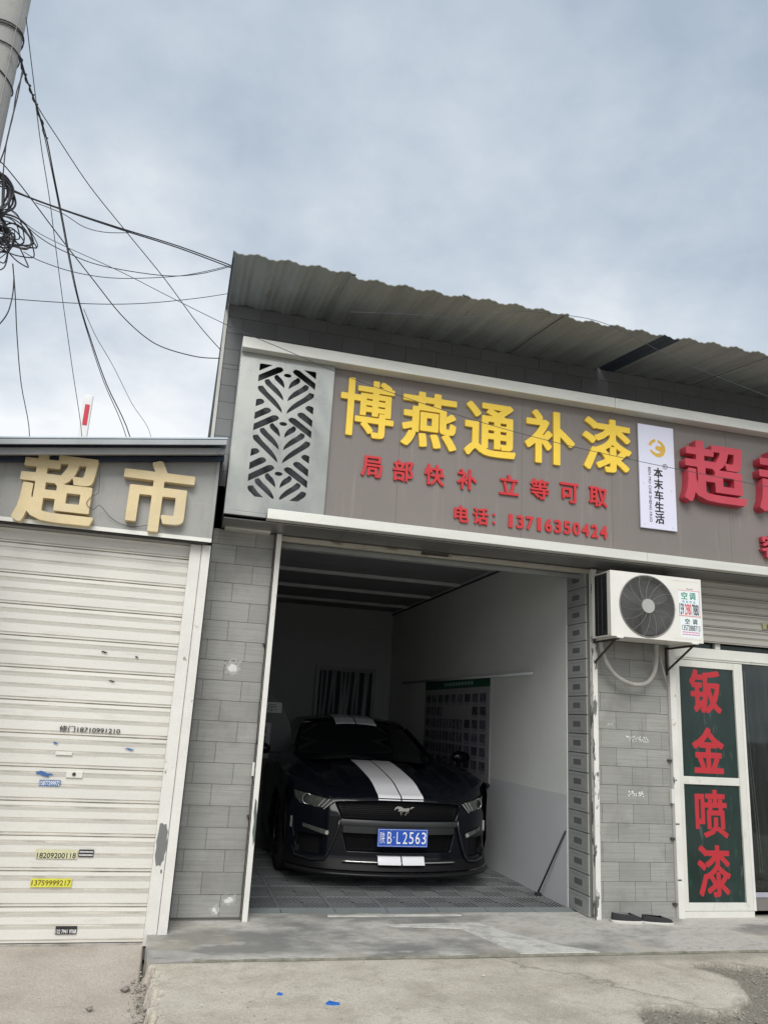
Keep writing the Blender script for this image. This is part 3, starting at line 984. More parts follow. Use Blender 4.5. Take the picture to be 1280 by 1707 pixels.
for i, (a, c_, m_, dr, yo) in enumerate(((0.05, 0.99, M_roof, 0, YO), (0.95, 1.91, M_roof, .010, YO + .02), (1.87, 2.80, M_roof, 0, YO), (2.76, 3.70, M_roof, .010, YO + .015), (3.71, 3.855, M_roof_b, .004, YO + .03),
                               (3.83, 4.80, M_roof, 0, YO + .01), (4.76, 5.70, M_roof, .010, YO), (5.66, 6.62, M_roof, 0, YO + .02), (6.58, 7.52, M_roof, .010, YO), (7.48, 8.42, M_roof, 0, YO + .01), (8.38, 9.22, M_roof, .010, YO))):
    roof_sheet(a, c_, m_, dr, yo=yo)
gpart('gable_board', MB().add([(0.05, 5.30, 4.78), (0.05, 6.42, 4.965), (0.05, 6.42, 4.92), (0.05, 5.30, 4.765), (0.062, 5.30, 4.78), (0.062, 6.42, 4.965), (0.062, 6.42, 4.92), (0.062, 5.30, 4.765)],
      [(0, 1, 2, 3), (7, 6, 5, 4), (0, 4, 5, 1), (1, 5, 6, 2), (2, 6, 7, 3), (3, 7, 4, 0)]), M_navy)

# ---- interior shell
IN_L, IN_R, BK, CH = 0.62, 3.53, 13.1, 3.30
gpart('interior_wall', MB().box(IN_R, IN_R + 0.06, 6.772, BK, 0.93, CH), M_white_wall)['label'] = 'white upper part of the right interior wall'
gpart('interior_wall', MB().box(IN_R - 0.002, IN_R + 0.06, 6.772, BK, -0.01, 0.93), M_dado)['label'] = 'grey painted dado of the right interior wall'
gpart('interior_wall', MB().box(IN_L - 0.1, IN_L, 6.64, BK, -0.01, CH), M_dim_wall)['label'] = 'left interior wall, its shade put into a darker grey'
gpart('interior_wall', MB().box(IN_L - 0.1, IN_R + 0.06, BK, BK + 0.1, -0.01, CH), M_dim_wall)['label'] = 'back wall, its shade put into a darker grey'
for i in range(5):
    y0 = 6.64 + i * 1.31
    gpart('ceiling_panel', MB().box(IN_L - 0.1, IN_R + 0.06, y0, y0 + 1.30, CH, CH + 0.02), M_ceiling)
gpart('ceiling_backing', MB().box(IN_L - 0.1, IN_R + 0.06, 6.64, BK + 0.1, CH + 0.022, CH + 0.06), M_ceiling)
for y0 in (7.35, 8.45, 9.75, 11.0, 12.2):
    gpart('ceiling_batten', MB().box(IN_L, IN_R, y0, y0 + 0.045, CH - 0.045, CH - 0.001), M_batten, bevel=.004)
gpart('side_wall', MB().box(0.08, 0.50, 6.64, 13.2, -0.1, 4.9).box(3.62, 9.2, 13.1, 13.2, -0.1, 4.9).box(9.1, 9.2, 6.64, 13.1, -0.1, 4.9), M_plaster)
gpart('corner_cove', MB().tube([(IN_R - .012, 6.78, CH - .055), (IN_R - .012, BK, CH - .055)], .012), M_navy)

# back wall doorway with plastic curtain
W = thing('curtained_doorway', 'dark doorway hung with a glossy plastic curtain on the garage back wall', 'doorway', (2.75, 13.08, 0))
wx0, wx1, wz = 2.24, 3.26, 2.25
MB().box(wx0, wx0 + .06, 13.03, 13.098, 0, wz).box(wx1 - .06, wx1, 13.03, 13.098, 0, wz).box(wx0, wx1, 13.025, 13.098, wz, wz + .05).build('frame', mat('grey_door_frame', (.22, .23, .23), .5), W)
nc = 64
for k in range(2):
    P = []
    for z in np.linspace(0.02, wz - .02, 12):
        r = []
        for i in range(nc + 1):
            x = wx0 + .07 + (wx1 - wx0 - .14) * (k + i / nc) / 2
            pinch = math.exp(-((z - 1.95 + .1 * k) ** 2) / .5)
            r.append((x, 13.05 + 0.012 * math.sin(i * .27 + k * 2 + .8 * math.sin(z * 1.7)) * (1 - .3 * pinch) + .008 * math.sin(z * 4 + i * .11), z))
        P.append(r)
    MB().grid(P).build('curtain', mat('glossy_dark_curtain', (.028, .038, .048), .38, var=.3, spec=.5), W, smooth=True)

# floor
b = MB().box(IN_L, IN_R, 6.62, BK, -0.06, -0.0026)
FL = structure(b.build('floor', M_floor_dark))
ft = MB()
S = 0.43
ft.box(0.002, S - 0.002, 0.002, 0.011, -0.0024, 0.0).box(0.002, S - 0.002, S - 0.011, S - 0.002, -0.0024, 0.0)
ft.box(0.002, 0.011, 0.011, S - 0.011, -0.0024, 0.0).box(S - 0.011, S - 0.002, 0.011, S - 0.011, -0.0024, 0.0)
# four quadrants of slanting ribs that meet as diamonds
for qx in (0, 1):
    for qy in (0, 1):
        ox, oy = 0.016 + qx * (S - .032) / 2, 0.016 + qy * (S - .032) / 2
        q = (S - .032) / 2
        sg = 1 if (qx + qy) % 2 else -1
        for k in range(-5, 6):
            c0 = k * q / 5.0 + .008
            # line: v = sg*u + c  within [0,q]
            pts = []
            for u in (0, q):
                v = (u if sg > 0 else q - u) + c0
                pts.append((u, v))
            (u0, v0), (u1, v1) = pts
            def clipv(u0, v0, u1, v1):
                a, c2 = 0.0, 1.0
                dv = v1 - v0
                for lim, s_ in ((0, 1), (q, -1)):
                    f0, f1 = s_ * (v0 - lim), s_ * (v1 - lim)
                    if f0 < 0 and f1 < 0:
                        return None
                    if f0 < 0:
                        a = max(a, f0 / (f0 - f1))
                    elif f1 < 0:
                        c2 = min(c2, f0 / (f0 - f1))
                return (a, c2) if c2 - a > 0.05 else None
            cc = clipv(u0, v0, u1, v1)
            if not cc:
                continue
            A = (u0 + (u1 - u0) * cc[0], v0 + (v1 - v0) * cc[0])
            B = (u0 + (u1 - u0) * cc[1], v0 + (v1 - v0) * cc[1])
            d = Vector((B[0] - A[0], B[1] - A[1])).normalized()
            nx_, ny_ = -d.y * 0.0058, d.x * 0.0058
            v = [(ox + A[0] + nx_, oy + A[1] + ny_, -.0008), (ox + A[0] - nx_, oy + A[1] - ny_, -.0008), (ox + B[0] - nx_, oy + B[1] - ny_, -.0008), (ox + B[0] + nx_, oy + B[1] + ny_, -.0008)]
            v += [(x, y, -.0024) for x, y, z in v]
            ft.add(v, [(0, 1, 2, 3), (0, 3, 7, 4), (1, 0, 4, 5), (2, 1, 5, 6), (3, 2, 6, 7)])
ft_me = ft.mesh('floor_tile')
ft_me.materials.append(M_floor_tile)
for j in range(15):
    for i in range(7):
        x = 0.60 + i * S - 0.02
        o = link('floor_tile', ft_me, None, FL)
        o.location = (x, 6.745 + j * S, random.uniform(-.0006, .0006))
em = MB().add([(0.003, 0.0, -0.011), (S - .003, 0.0, -0.011), (S - .003, 0.125, 0.0), (.003, 0.125, 0.0), (.003, 0.130, -.011), (S - .003, .130, -.011)],
              [(0, 1, 2, 3), (3, 2, 5, 4), (0, 3, 4), (1, 5, 2), (0, 4, 5, 1)]).mesh('edge_strip')
em.materials.append(M_edge)
for i in range(7):
    o = link('edge_strip', em, None, FL)
    o.location = (0.60 + i * S - 0.02, 6.612, 0.0115)
    if i == 6:
        o.scale = (0.85, 1, 1)

# ================================================================== FASCIA SIGN
F = thing('shop_fascia_sign', 'long taupe fascia sign with raised yellow and red characters above the garage', 'sign', (3.0, 6.02, 3.7))
PY = 6.02
for i, (a, c_) in enumerate(((0.995, 1.60), (1.60, 2.72), (2.72, 3.60), (3.60, 4.82), (4.82, 6.02), (6.02, 7.22), (7.22, 8.42), (8.42, 9.19))):
    MB().box(a + .0008, c_ - .0008, PY, PY + 0.02, 2.985, 4.40).build('fascia_panel', M_panel, F)
# steel end case
MB().box(0.215, 0.222, 5.975, 6.395, 2.97, 4.40).build('side_plate', M_steel, F)
# rails
for (a, c_) in ((0.214, 3.578), (3.581, 9.2)):
    MB().box(a, c_, 5.895, 6.018, 4.345, 4.442).build('top_rail', M_rail, F, bevel=.004)
for (a, c_) in ((0.545, 3.878), (3.881, 9.2)):
    MB().box(a, c_, 5.925, 6.018, 2.955, 3.035).build('bottom_rail', M_rail, F, bevel=.004)
MB().box(0.222, 0.543, 5.972, 6.018, 2.968, 3.000).build('bottom_rail', M_steel, F, bevel=.003)
MB().box(0.215, 9.2, 6.022, 6.40, 4.402, 4.42).build('box_top', M_steel, F)
# soffit panels
for (a, c_) in ((0.222, 1.2), (1.204, 2.50), (2.504, 3.80), (3.804, 5.0), (5.004, 9.2)):
    MB().box(a, c_, 6.020, 6.398, 2.944, 2.951).build('soffit_panel', M_soffit, F)
MB().box(0.25, 0.62, 6.30, 6.40, 2.925, 2.943).build('soffit_bracket', M_rail, F)

# lattice panel
x0, x1, z0, z1 = 0.2225, 0.994, 3.002, 4.343
lx0, lx1, lz0, lz1 = 0.372, 0.842, 3.130, 4.262
hw, per = (lx1 - lx0) / 2, 0.425
cxl = (lx0 + lx1) / 2


def clip(poly, f):
    out = []
    n = len(poly)
    for i in range(n):
        a, c_ = poly[i], poly[(i + 1) % n]
        fa, fc = f(a), f(c_)
        if fa >= 0:
            out.append(a)
        if (fa >= 0) != (fc >= 0):
            t = fa / (fa - fc)
            out.append((a[0] + (c_[0] - a[0]) * t, a[1] + (c_[1] - a[1]) * t))
    return out


def slot(ui, vi, uo, vo, t, sgn, round_inner=False, round_outer=True):
    """a slanting slot between inner end (ui,vi) and outer end (uo,vo); thickness t in v above the line"""
    pts = []
    bow = 0.35
    lo = [(ui, vi), (uo, vo)]
    pts.append((ui, vi))
    pts.append((uo, vo))
    if round_outer:
        for a in (0.25, 0.5, 0.75):
            pts.append((uo + (uo - ui) * 0.0 + (0.06 * math.sin(a * math.pi)) * (1 if uo > ui else -1), vo - t * a))
    du = (ui - uo)
    pts.append((uo + du * 0.12, vo - t + (vi - vo) * 0.04))
    for k in (0.35, 0.6, 0.75, 0.87, 0.96):
        s_ = k
        fall = (1 - math.sqrt(max(0, 1 - ((max(0, s_ - .55)) / .45) ** 2))) * t * 0.9
        pts.append((uo + du * s_, vo - t + (vi - vo) * s_ + fall))
    return [(sgn * u, v) for u, v in pts]


polys = []
for k in range(-1, 4):
    for sg in (-1, 1):
        for (ui, vi, uo, vo) in ((.07, .275, .40, .135), (.07, .53, .72, .25), (.07, .79, .93, .40)):
            polys.append(slot(ui, vi + k, uo, vo + k, .132, sg))
        for (ui, vi, uo, vo) in ((.72, .57, 1.12, .76), (.46, .73, 1.12, 1.03), (.17, .86, 1.12, 1.255)):
            # rounded near the trunk, running outwards and down to the edge
            q = [(ui + .05, vi + .085), (ui - .01, vi + .045), (ui + .02, vi + .01), (ui + .10, vi - .015), (ui + .22, vi - .005), (uo, vo - .135), (uo, vo)]
            polys.append([(sg * u, v + k) for u, v in q])
    polys.append([(0.135 * math.cos(a), k - .0 + 0.04 * math.sin(a)) for a in [i * math.pi / 7 for i in range(14)]])
vtop = -0.17
vbot = vtop + (lz1 - lz0) / per
holes = []
for P in polys:
    for f in ((lambda p: p[0] + 1), (lambda p: 1 - p[0]), (lambda p: p[1] - vtop), (lambda p: vbot - p[1])):
        P = clip(P, f) if len(P) > 2 else P
    if len(P) > 2:
        ar = abs(sum(P[i][0] * P[(i + 1) % len(P)][1] - P[(i + 1) % len(P)][0] * P[i][1] for i in range(len(P)))) / 2
        if ar > 0.004:
            holes.append([(cxl + u * hw, lz1 - (v - vtop) * per) for u, v in P])
me = curve_fill([[(x0, z0), (x1, z0), (x1, z1), (x0, z1)]] + holes, 0.006)
co = np.empty(len(me.vertices) * 3)
me.vertices.foreach_get('co', co)
co = co.reshape(-1, 3)
me.vertices.foreach_set('co', np.stack([co[:, 0], 5.978 - co[:, 2], co[:, 1]], 1).ravel())
me.update()
lp = link('lattice_panel', me, M_steel, F)
lp['label'] = 'stainless panel cut with a leaf pattern'
MB().box(0.225, 0.99, 6.10, 6.11, 2.99, 4.36).build('lattice_backing', mat('lattice_backing', (.05, .055, .062), .25, var=.5, scale=3, spec=.6), F)
MB().box(0.990, 0.996, 5.982, 6.10, 3.002, 4.343).build('side_plate', M_steel, F)

YF, YD = PY - 0.027, 0.026
for ch_, cx, w, cz, h in (('博', 1.300, .466, 4.017, .515), ('燕', 1.850, .495, 3.993, .505), ('通', 2.409, .475, 3.988, .500), ('补', 2.978, .481, 4.004, .502), ('漆', 3.545, .489, 4.012, .512)):
    char('character', ch_, cx, cz, w, h, YF, YD, 0.021 if ch_ == '博' else 0.027, M_yellow, F)['label'] = 'raised yellow character'
for ch_, cx in (('局', 1.370), ('部', 1.640), ('快', 1.916), ('补', 2.208), ('立', 2.595), ('等', 2.884), ('可', 3.167), ('取', 3.450)):
    char('character', ch_, cx, 3.513, .178, .183, PY - .021, .020, 0.022, M_red, F)['label'] = 'small raised red character'
for ch_, cx, w, h in (('电', 2.168, .129, .146), ('话', 2.341, .141, .147)):
    char('character', ch_, cx, 3.203, w, h, PY - .019, .018, 0.026, M_red, F)['label'] = 'small raised red character'
for dz in (-.035, .035):
    MB().box(2.452, 2.472, PY - .019, PY - .001, 3.195 + dz - .01, 3.195 + dz + .01).build('character', M_red, F)
for i, d_ in enumerate('13716350424'):
    cx = 2.571 + (3.544 - 2.571) * (i + .5) / 11
    char('character', d_, cx, 3.196, .036 if d_ == '1' else .068, .118, PY - .017, .016, 0.028, M_red, F)['label'] = 'small raised red digit'
char('character', '超', 4.615, 3.868, .66, .60, PY - .095, .094, 0.030, M_redbig, F)['label'] = 'deep faded red character'
char('character', '超', 5.415, 3.868, .66, .60, PY - .095, .094, 0.030, M_redbig, F)['label'] = 'deep faded red character at the picture edge'
char('character', '客', 5.225, 3.245, .23, .22, PY - .05, .048, 0.030, M_redbig, F)['label'] = 'smaller deep red character at the picture edge'

# white plaque
Pq = thing('wall_plaque', 'white plaque with a gold ring emblem screwed to the fascia beside the yellow characters', 'plaque', (4.045, 6.0, 3.27))
qx0, qx1, qz0, qz1, qy = 3.865, 4.235, 3.280, 4.275, 5.992
MB().box(qx0, qx1, qy, qy + .02, qz0, qz1).build('panel', M_plaque, Pq, bevel=.003)
qc = 4.058


def ring_poly(cx, cz, r0, r1, a0, a1, n=24):
    A = [math.radians(a0 + (a1 - a0) * i / n) for i in range(n + 1)]
    return [(cx + r1 * math.cos(a), cz + r1 * math.sin(a)) for a in A] + [(cx + r0 * math.cos(a), cz + r0 * math.sin(a)) for a in reversed(A)]


def flat_shape(name, loops, y, m, parent, d=.0008):
    me = curve_fill(loops, d)
    co = np.empty(len(me.vertices) * 3)
    me.vertices.foreach_get('co', co)
    co = co.reshape(-1, 3)
    me.vertices.foreach_set('co', np.stack([co[:, 0], y - d / 2 - co[:, 2], co[:, 1]], 1).ravel())
    me.update()
    return link(name, me, m, parent)


ez = 4.055
flat_shape('emblem', [ring_poly(qc - .005, ez, .060, .088, 100, 165)], qy - .0005, M_gold, Pq)
cres = [(qc + .012, ez + .084), (qc + .05, ez + .066), (qc + .08, ez + .03), (qc + .086, ez - .015), (qc + .066, ez - .06), (qc + .03, ez - .085), (qc - .012, ez - .085), (qc - .05, ez - .065), (qc - .078, ez - .032), (qc - .070, ez - .018),
        (qc - .045, ez - .036), (qc - .01, ez - .052), (qc + .025, ez - .045), (qc + .035, ez - .030), (qc + .005, ez - .022), (qc - .018, ez - .015), (qc - .020, ez + .012), (qc - .005, ez + .025), (qc + .03, ez + .018), (qc + .045, ez + .02), (qc + .03, ez + .045), (qc + .004, ez + .06)]
flat_shape('emblem', [cres], qy - .0005, M_gold, Pq)
for i, ch_ in enumerate('本末车生活'):
    z = 3.815 - i * 0.108
    me = curve_fill(glyph_loops(ch_, 0.036), .0008)
    put(me, 4.058, qy - .0010, z, .094, .100, .0008)
    link('lettering', me, M_inkk, Pq)
flat_shape('registered_mark', [ring_poly(4.132, 3.885, .021, .026, 0, 359.9, 20)], qy - .0008, M_inkk, Pq)
flat_text('R', 4.132, 3.885, .018, .026, qy - .0010, M_inkk, Pq, .01)
flat_text('BEN MO CHE SHENG HUO', 3.968, 3.60, .027, .52, qy - .0010, M_inkk, Pq, .012, rot=True)
for (x, z) in ((3.905, 3.70), (4.19, 3.66), (3.903, 3.315), (4.19, 3.31)):
    MB().tube([(x, qy - .003, z), (x, qy + .001, z)], .0075, 10).build('screw', M_rail, Pq)

# ================================================================== RIGHT SHOP FRONT
R_ = thing('supermarket_front', 'white framed glass shop front with red characters and a part lowered beige shutter', 'shop front', (5.2, 6.4, 0))
slat_prof = [(0.0, 0.010), (0.004, 0.0), (0.014, -0.001), (0.019, 0.006), (0.024, 0.0), (0.085, -0.001), (0.104, -0.009), (0.110, 0.004), (0.116, 0.0), (0.160, -0.001), (0.182, -0.010), (0.188, 0.004), (0.194, 0.0), (0.216, 0.001), (0.222, 0.010)]


def slat_mesh(x0, x1, period):
    s = period / 0.222
    P = [[(x0, dy, z * s) for z, dy in slat_prof], [(x1, dy, z * s) for z, dy in slat_prof]]
    Q = [[(x0, 0.014, z * s) for z, dy in slat_prof], [(x1, 0.014, z * s) for z, dy in slat_prof]]
    b = MB().grid(P)
    b.m = [1 if (slat_prof[f[0] % len(slat_prof)][0] in (0.0, 0.014, 0.216, 0.104, 0.182)) else 0 for f in b.f]
    b.grid(Q)
    b.grid([P[0], Q[0]]).grid([P[1], Q[1]])
    return b.mesh('shutter_slat')


sme = slat_mesh(4.36, 9.1, 0.15)
sme.materials.append(M_shutter2)
sme.materials.append(mat('dark_groove_grime', (.16, .15, .13), .6, var=.3))
for i in range(4):
    o = link('shutter_slat', sme, None, R_)
    o.location = (0, 6.36, 2.352 + i * .15)
# sticker on that shutter
st = thing('shutter_sticker', 'yellowed phone sticker on the beige shutter at the right picture edge', 'sticker', (5.42, 6.345, 2.55))
MB().box(5.375, 5.75, 6.3455, 6.3465, 2.525, 2.585).build('paper', mat('aged_yellow_paper', (.34, .32, .17), .6), st)
flat_text('18729', 5.52, 2.552, .20, .045, 6.3452, M_inkk, st, .015)
# transom, lintel, frames
MB().box(4.36, 9.1, 6.44, 6.50, 2.30, 2.355).build('transom_glass', M_door_glass, R_)
MB().box(4.36, 9.1, 6.395, 6.445, 2.185, 2.30).build('lintel', M_alu, R_, bevel=.004)
MB().box(4.36, 9.1, 6.385, 6.394, 2.205, 2.215).build('lintel_bead', M_alu, R_)
MB().box(4.878, 4.93, 6.40, 6.439, 2.302, 2.354).build('transom_mullion', M_alu, R_)
MB().box(4.350, 4.412, 6.36, 6.44, 0.0, 2.30).build('shop_jamb', M_wht, R_, bevel=.003)
D = MB()
o = MB().box(4.415, 4.472, 6.39, 6.43, .052, 2.180).build('door_stile', M_alu, R_, bevel=.003)
o = MB().box(5.052, 5.118, 6.39, 6.43, .052, 2.180).build('door_stile', M_alu, R_, bevel=.003)
for (a, c_) in ((.052, .118), (1.085, 1.152), (2.118, 2.180)):
    MB().box(4.4725, 5.0515, 6.392, 6.428, a, c_).build('door_rail', M_alu, R_, bevel=.003)
MB().box(4.4725, 5.0515, 6.408, 6.414, .118, 1.085).build('pane', M_door_glass, R_)
MB().box(4.4725, 5.0515, 6.408, 6.414, 1.152, 2.118).build('pane', M_door_glass, R_)
MB().box(4.415, 5.13, 6.395, 6.45, -.005, .050).build('sill', M_alu, R_, bevel=.003)
for ch_, cz, h in (('钣', 1.905, .39), ('金', 1.382, .40), ('喷', .842, .405), ('漆', .370, .42)):
    me = curve_fill(glyph_loops(ch_, 0.026 if ch_ in '漆喷' else 0.034), .001)
    put(me, 4.750, 6.4070, cz, .33, h, .001)
    o = link('lettering', me, M_vinyl, R_)
    o['label'] = 'red vinyl character on the glass'
# second door leaf, clear glass with curtain behind
MB().box(5.122, 5.150, 6.395, 6.45, .052, 2.180).build('door_stile', M_wht, R_)
gl = bpy.data.materials.new('clear_pane_glass')
gl.use_nodes = True
n_, l_ = gl.node_tree.nodes, gl.node_tree.links
n_.remove(n_['Principled BSDF'])
tr = n_.new('ShaderNodeBsdfTransparent')
tr.inputs[0].default_value = (.62, .66, .65, 1)
gs = n_.new('ShaderNodeBsdfGlossy')
gs.inputs['Roughness'].default_value = .03
fr_ = n_.new('ShaderNodeFresnel')
fr_.inputs[0].default_value = 1.45
ms = n_.new('ShaderNodeMixShader')
l_.new(fr_.outputs[0], ms.inputs[0])
l_.new(tr.outputs[0], ms.inputs[1])
l_.new(gs.outputs[0], ms.inputs[2])
l_.new(ms.outputs[0], n_['Material Output'].inputs[0])
MB().box(5.150, 9.0, 6.418, 6.424, .16, 2.180).build('pane', gl, R_)
MB().box(5.150, 9.0, 6.405, 6.44, .052, .16).build('door_rail', mat('dark_kick_rail', (.16, .15, .14), .5), R_)
MB().box(5.150, 9.0, 6.398, 6.404, .16, .20).build('door_rail', mat('pale_kick_strip', (.34, .34, .40), .5), R_)
b = MB()
P = []
for z in np.linspace(.1, 2.15, 24):
    P.append([(5.16 + 3.8 * i / 240, 6.50 + .03 * math.sin(i * .55 + .5 * math.sin(z * 2.2)) + .01 * math.sin(z * 6 + i), z) for i in range(241)])
b.grid(P)
b.build('strip_curtain', M_cloth, R_, smooth=True)
for x in (5.20, 5.225):
    MB().tube([(x + .06 * (1 - z / 2.1) + .012 * math.sin(z * 3), 6.455, z) for z in np.linspace(.35, 2.12, 24)], .004, 6).build('curtain_cord', M_alu, R_)
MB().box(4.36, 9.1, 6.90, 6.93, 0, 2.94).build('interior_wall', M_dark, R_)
for x in (6.35, 7.60, 8.95):
    MB().box(x, x + .06, 6.39, 6.4035, .205, 2.180).build('door_stile', M_alu, R_, bevel=.003)
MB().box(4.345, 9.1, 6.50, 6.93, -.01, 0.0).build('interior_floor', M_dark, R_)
# door lock box on the tile edge and little bolts
MB().box(4.325, 4.350, 6.36, 6.398, 0.92, 1.04).build('latch_box', M_alu, R_, bevel=.003)
for z in (.10, .62, 1.27):
    MB().box(4.315, 4.349, 6.375, 6.398, z, z + .018).build('hinge', M_rust, R_)
for z in (.30, .75):
    MB().box(4.350, 4.385, 6.354, 6.3595, z, z + .008).build('hinge', M_black, R_)

# ghost remains of scraped stickers on the right pillar
for (cx, cz, w, h, lab) in ((4.03, 1.45, .24, .05, 'scraped white sticker remains, upper, on the right pillar'), (3.76, 1.56, .06, .02, 'scraped white speck above on the right pillar'), (4.00, .99, .16, .05, 'scraped white sticker remains, lower, on the right pillar')):
    b = MB()
    for k in range(int(w / .014)):
        for j in range(3):
            if random.random() < .62:
                x = cx - w / 2 + k * .014 + random.uniform(-.003, .003)
                z = cz - h / 2 + j * h / 3 + random.uniform(-.004, .004)
                b.box(x, x + random.uniform(.004, .011), 6.3965, 6.3996, z, z + random.uniform(.004, h / 3.2))
    o = b.build('sticker_remains', M_inkw, None)
    tag(o, lab, 'sticker')

# ================================================================== AIR CONDITIONER
A = thing('air_conditioner', 'white outdoor air conditioning unit on brackets above the right pillar', 'air conditioner', (3.97, 6.1, 2.28))
ax0, ax1, ay0, ay1, az0, az1 = 3.520, 4.418, 5.95, 6.27, 2.285, 2.850
fcx, fcz, fr0 = 3.874, 2.565, 0.268
# front plate with round opening
circ = [(fcx + (fr0 + .004) * math.cos(a), fcz + (fr0 + .004) * math.sin(a)) for a in [i * 2 * math.pi / 48 for i in range(48)]]
flat_shape('front_panel', [[(ax0, az0), (ax1, az0), (ax1, az1), (ax0, az1)], circ], ay0 + .004, M_acw, A, .004)
b = MB()
b.box(ax0, ax1, ay0 + .004, ay1, az1 - .012, az1)
b.box(ax0, ax1, ay0 + .004, ay1, az0, az0 + .012)
b.box(ax1 - .01, ax1, ay0 + .004, ay1, az0 + .012, az1 - .012)
b.box(ax0, ax0 + .01, ay0 + .004, ay0 + .06, az0 + .012, az1 - .012)
b.box(ax0, ax0 + .02, ay1 - .05, ay1, az0 + .012, az1 - .012)
b.build('casing', M_acw, A, bevel=.004)
MB().box(ax0 + .002, ax0 + .012, ay0 + .06, ay1 - .05, az0 + .02, az1 - .02).build('coil', M_fin, A)
fb = MB()
for i in range(46):
    z = az0 + .024 + i * .0112
    fb.box(ax0 - .004, ax0 + .002, ay0 + .065, ay1 - .055, z, z + .002)
for y in (ay0 + .13, ay0 + .2):
    fb.box(ax0 - .008, ax0 - .004, y, y + .006, az0 + .02, az1 - .02)
o = fb.build('side_fins', M_fin, A)
o['kind'] = 'stuff'
MB().box(ax0 + .02, ax1 - .012, ay0 + .11, ay0 + .13, az0 + .02, az1 - .02).build('inner_back', M_dark, A)
# raised press lines
MB().box(4.13, ax1 - .02, ay0 - .002, ay0 + .0005, az0 + .025, az0 + .028).box(4.13, ax1 - .02, ay0 - .002, ay0 + .0005, az1 - .03, az1 - .027).build('trim', M_acw, A)
# fan
hub = MB().tube([(fcx, ay0 + .035, fcz), (fcx, ay0 + .08, fcz)], .06, 20).build('fan_hub', M_fin, A)
for k in range(3):
    a0 = k * 2 * math.pi / 3
    P = []
    for r in np.linspace(.05, .245, 6):
        P.append([(fcx + r * math.cos(a0 + t * 1.5 + r * 1.5), ay0 + .035 + .05 * t, fcz + r * math.sin(a0 + t * 1.5 + r * 1.5)) for t in np.linspace(0, 1, 8)])
    MB().grid(P).build('fan_blade', mat('fan_blade_grey', (.035, .036, .035), .5), A, smooth=True)
gb = MB()
for i in range(21):
    r = .068 + i * .0099
    gb.tube([(fcx + r * math.cos(a), ay0 + .001 - .012 * (1 - (r / fr0) ** 2), fcz + r * math.sin(a)) for a in [k * 2 * math.pi / 40 for k in range(40)]], .0016, 4, closed=True)
for k in range(14):
    a0 = k * 2 * math.pi / 14
    gb.tube([(fcx + r * math.cos(a0 - (r - .06) * 2.0), ay0 - .002 - .012 * (1 - (r / fr0) ** 2), fcz + r * math.sin(a0 - (r - .06) * 2.0)) for r in np.linspace(.055, fr0, 9)], .0017, 4)
gb.build('fan_grille', M_grille, A)
MB().tube([(fcx + fr0 * math.cos(a), ay0 - .001, fcz + fr0 * math.sin(a)) for a in [k * 2 * math.pi / 48 for k in range(48)]], .006, 6, closed=True).build('grille_ring', M_grille, A, smooth=True)
MB().tube([(fcx, ay0 - .020, fcz), (fcx, ay0 - .004, fcz)], .062, 28).build('grille_cap', mat('grille_cap_grey', (.36, .36, .34), .45), A, bevel=.003)
for x in (3.60, 4.33):
    MB().box(x - .03, x + .03, ay0 - .012, ay1 + .01, az0 - .014, az0).build('foot', M_acw, A, bevel=.002)
flat_text('Pural', 4.30, 2.754, .06, .013, ay0 - .0006, M_fin, A, .01)
# brackets
for x in (3.585, 4.345):
    b = MB().box(x - .012, x + .012, ay0 + .0, 6.398, az0 - .030, az0 - .0145)
    b.tube([(x, ay0 + .06, az0 - .03), (x, 6.39, az0 - .22)], .010, 6)
    b.box(x - .012, x + .012, 6.385, 6.399, az0 - .26, az0 - .03)
    b.build('bracket', M_rust, A)
# stickers on the unit
S1 = thing('air_conditioner_sticker', 'upper red framed sticker with green characters on the air conditioner', 'sticker', (4.29, 5.94, 2.65), 'stickers on the air conditioner')
sy = ay0 - .0010
MB().box(4.183, 4.402, sy, sy + .0009, 2.510, 2.742).build('paper', M_stk, S1)
b = MB()
b.box(4.183, 4.402, sy - .0004, sy - .0001, 2.736, 2.740).box(4.183, 4.402, sy - .0004, sy - .0001, 2.512, 2.517).box(4.392, 4.396, sy - .0004, sy - .0001, 2.517, 2.736)
b.build('border', M_inkr, S1)
for ch_, cx in (('空', 4.245), ('调', 4.325)):
    me = curve_fill(glyph_loops(ch_, 0.02), .0006)
    put(me, cx, sy - .0007, 2.692, .062, .064, .0006)
    link('lettering', me, M_inkg, S1)
flat_text('159', 4.212, 2.572, .046, .100, sy - .0006, M_inkk, S1, .02)
flat_text('2980', 4.278, 2.572, .066, .100, sy - .0006, M_inkr, S1, .02)
flat_text('7880', 4.352, 2.572, .066, .100, sy - .0006, M_inkk, S1, .02)
b = MB()
for i in range(4):
    b.box(4.222 + i * .036, 4.244 + i * .036, sy - .0005, sy - .0001, 2.640, 2.646)
    b.box(4.222 + i * .036, 4.244 + i * .036, sy - .0005, sy - .0001, 2.630, 2.635)
o = b.build('small_print', mat('teal_ink', (.05, .25, .35), .6), S1)
o['kind'] = 'stuff'
S2 = thing('air_conditioner_sticker', 'lower sticker with black characters and a pink line on the air conditioner', 'sticker', (4.29, 5.94, 2.4), 'stickers on the air conditioner')
MB().box(4.195, 4.400, sy, sy + .0009, 2.325, 2.500).build('paper', M_stk, S2)
for ch_, cx in (('空', 4.265), ('调', 4.340)):
    me = curve_fill(glyph_loops(ch_, 0.02), .0006)
    put(me, cx, sy - .0007, 2.467, .046, .046, .0006)
    link('lettering', me, M_inkk, S2)
flat_text('13572888713', 4.300, 2.410, .180, .048, sy - .0006, M_inkk, S2, .01)
b = MB()
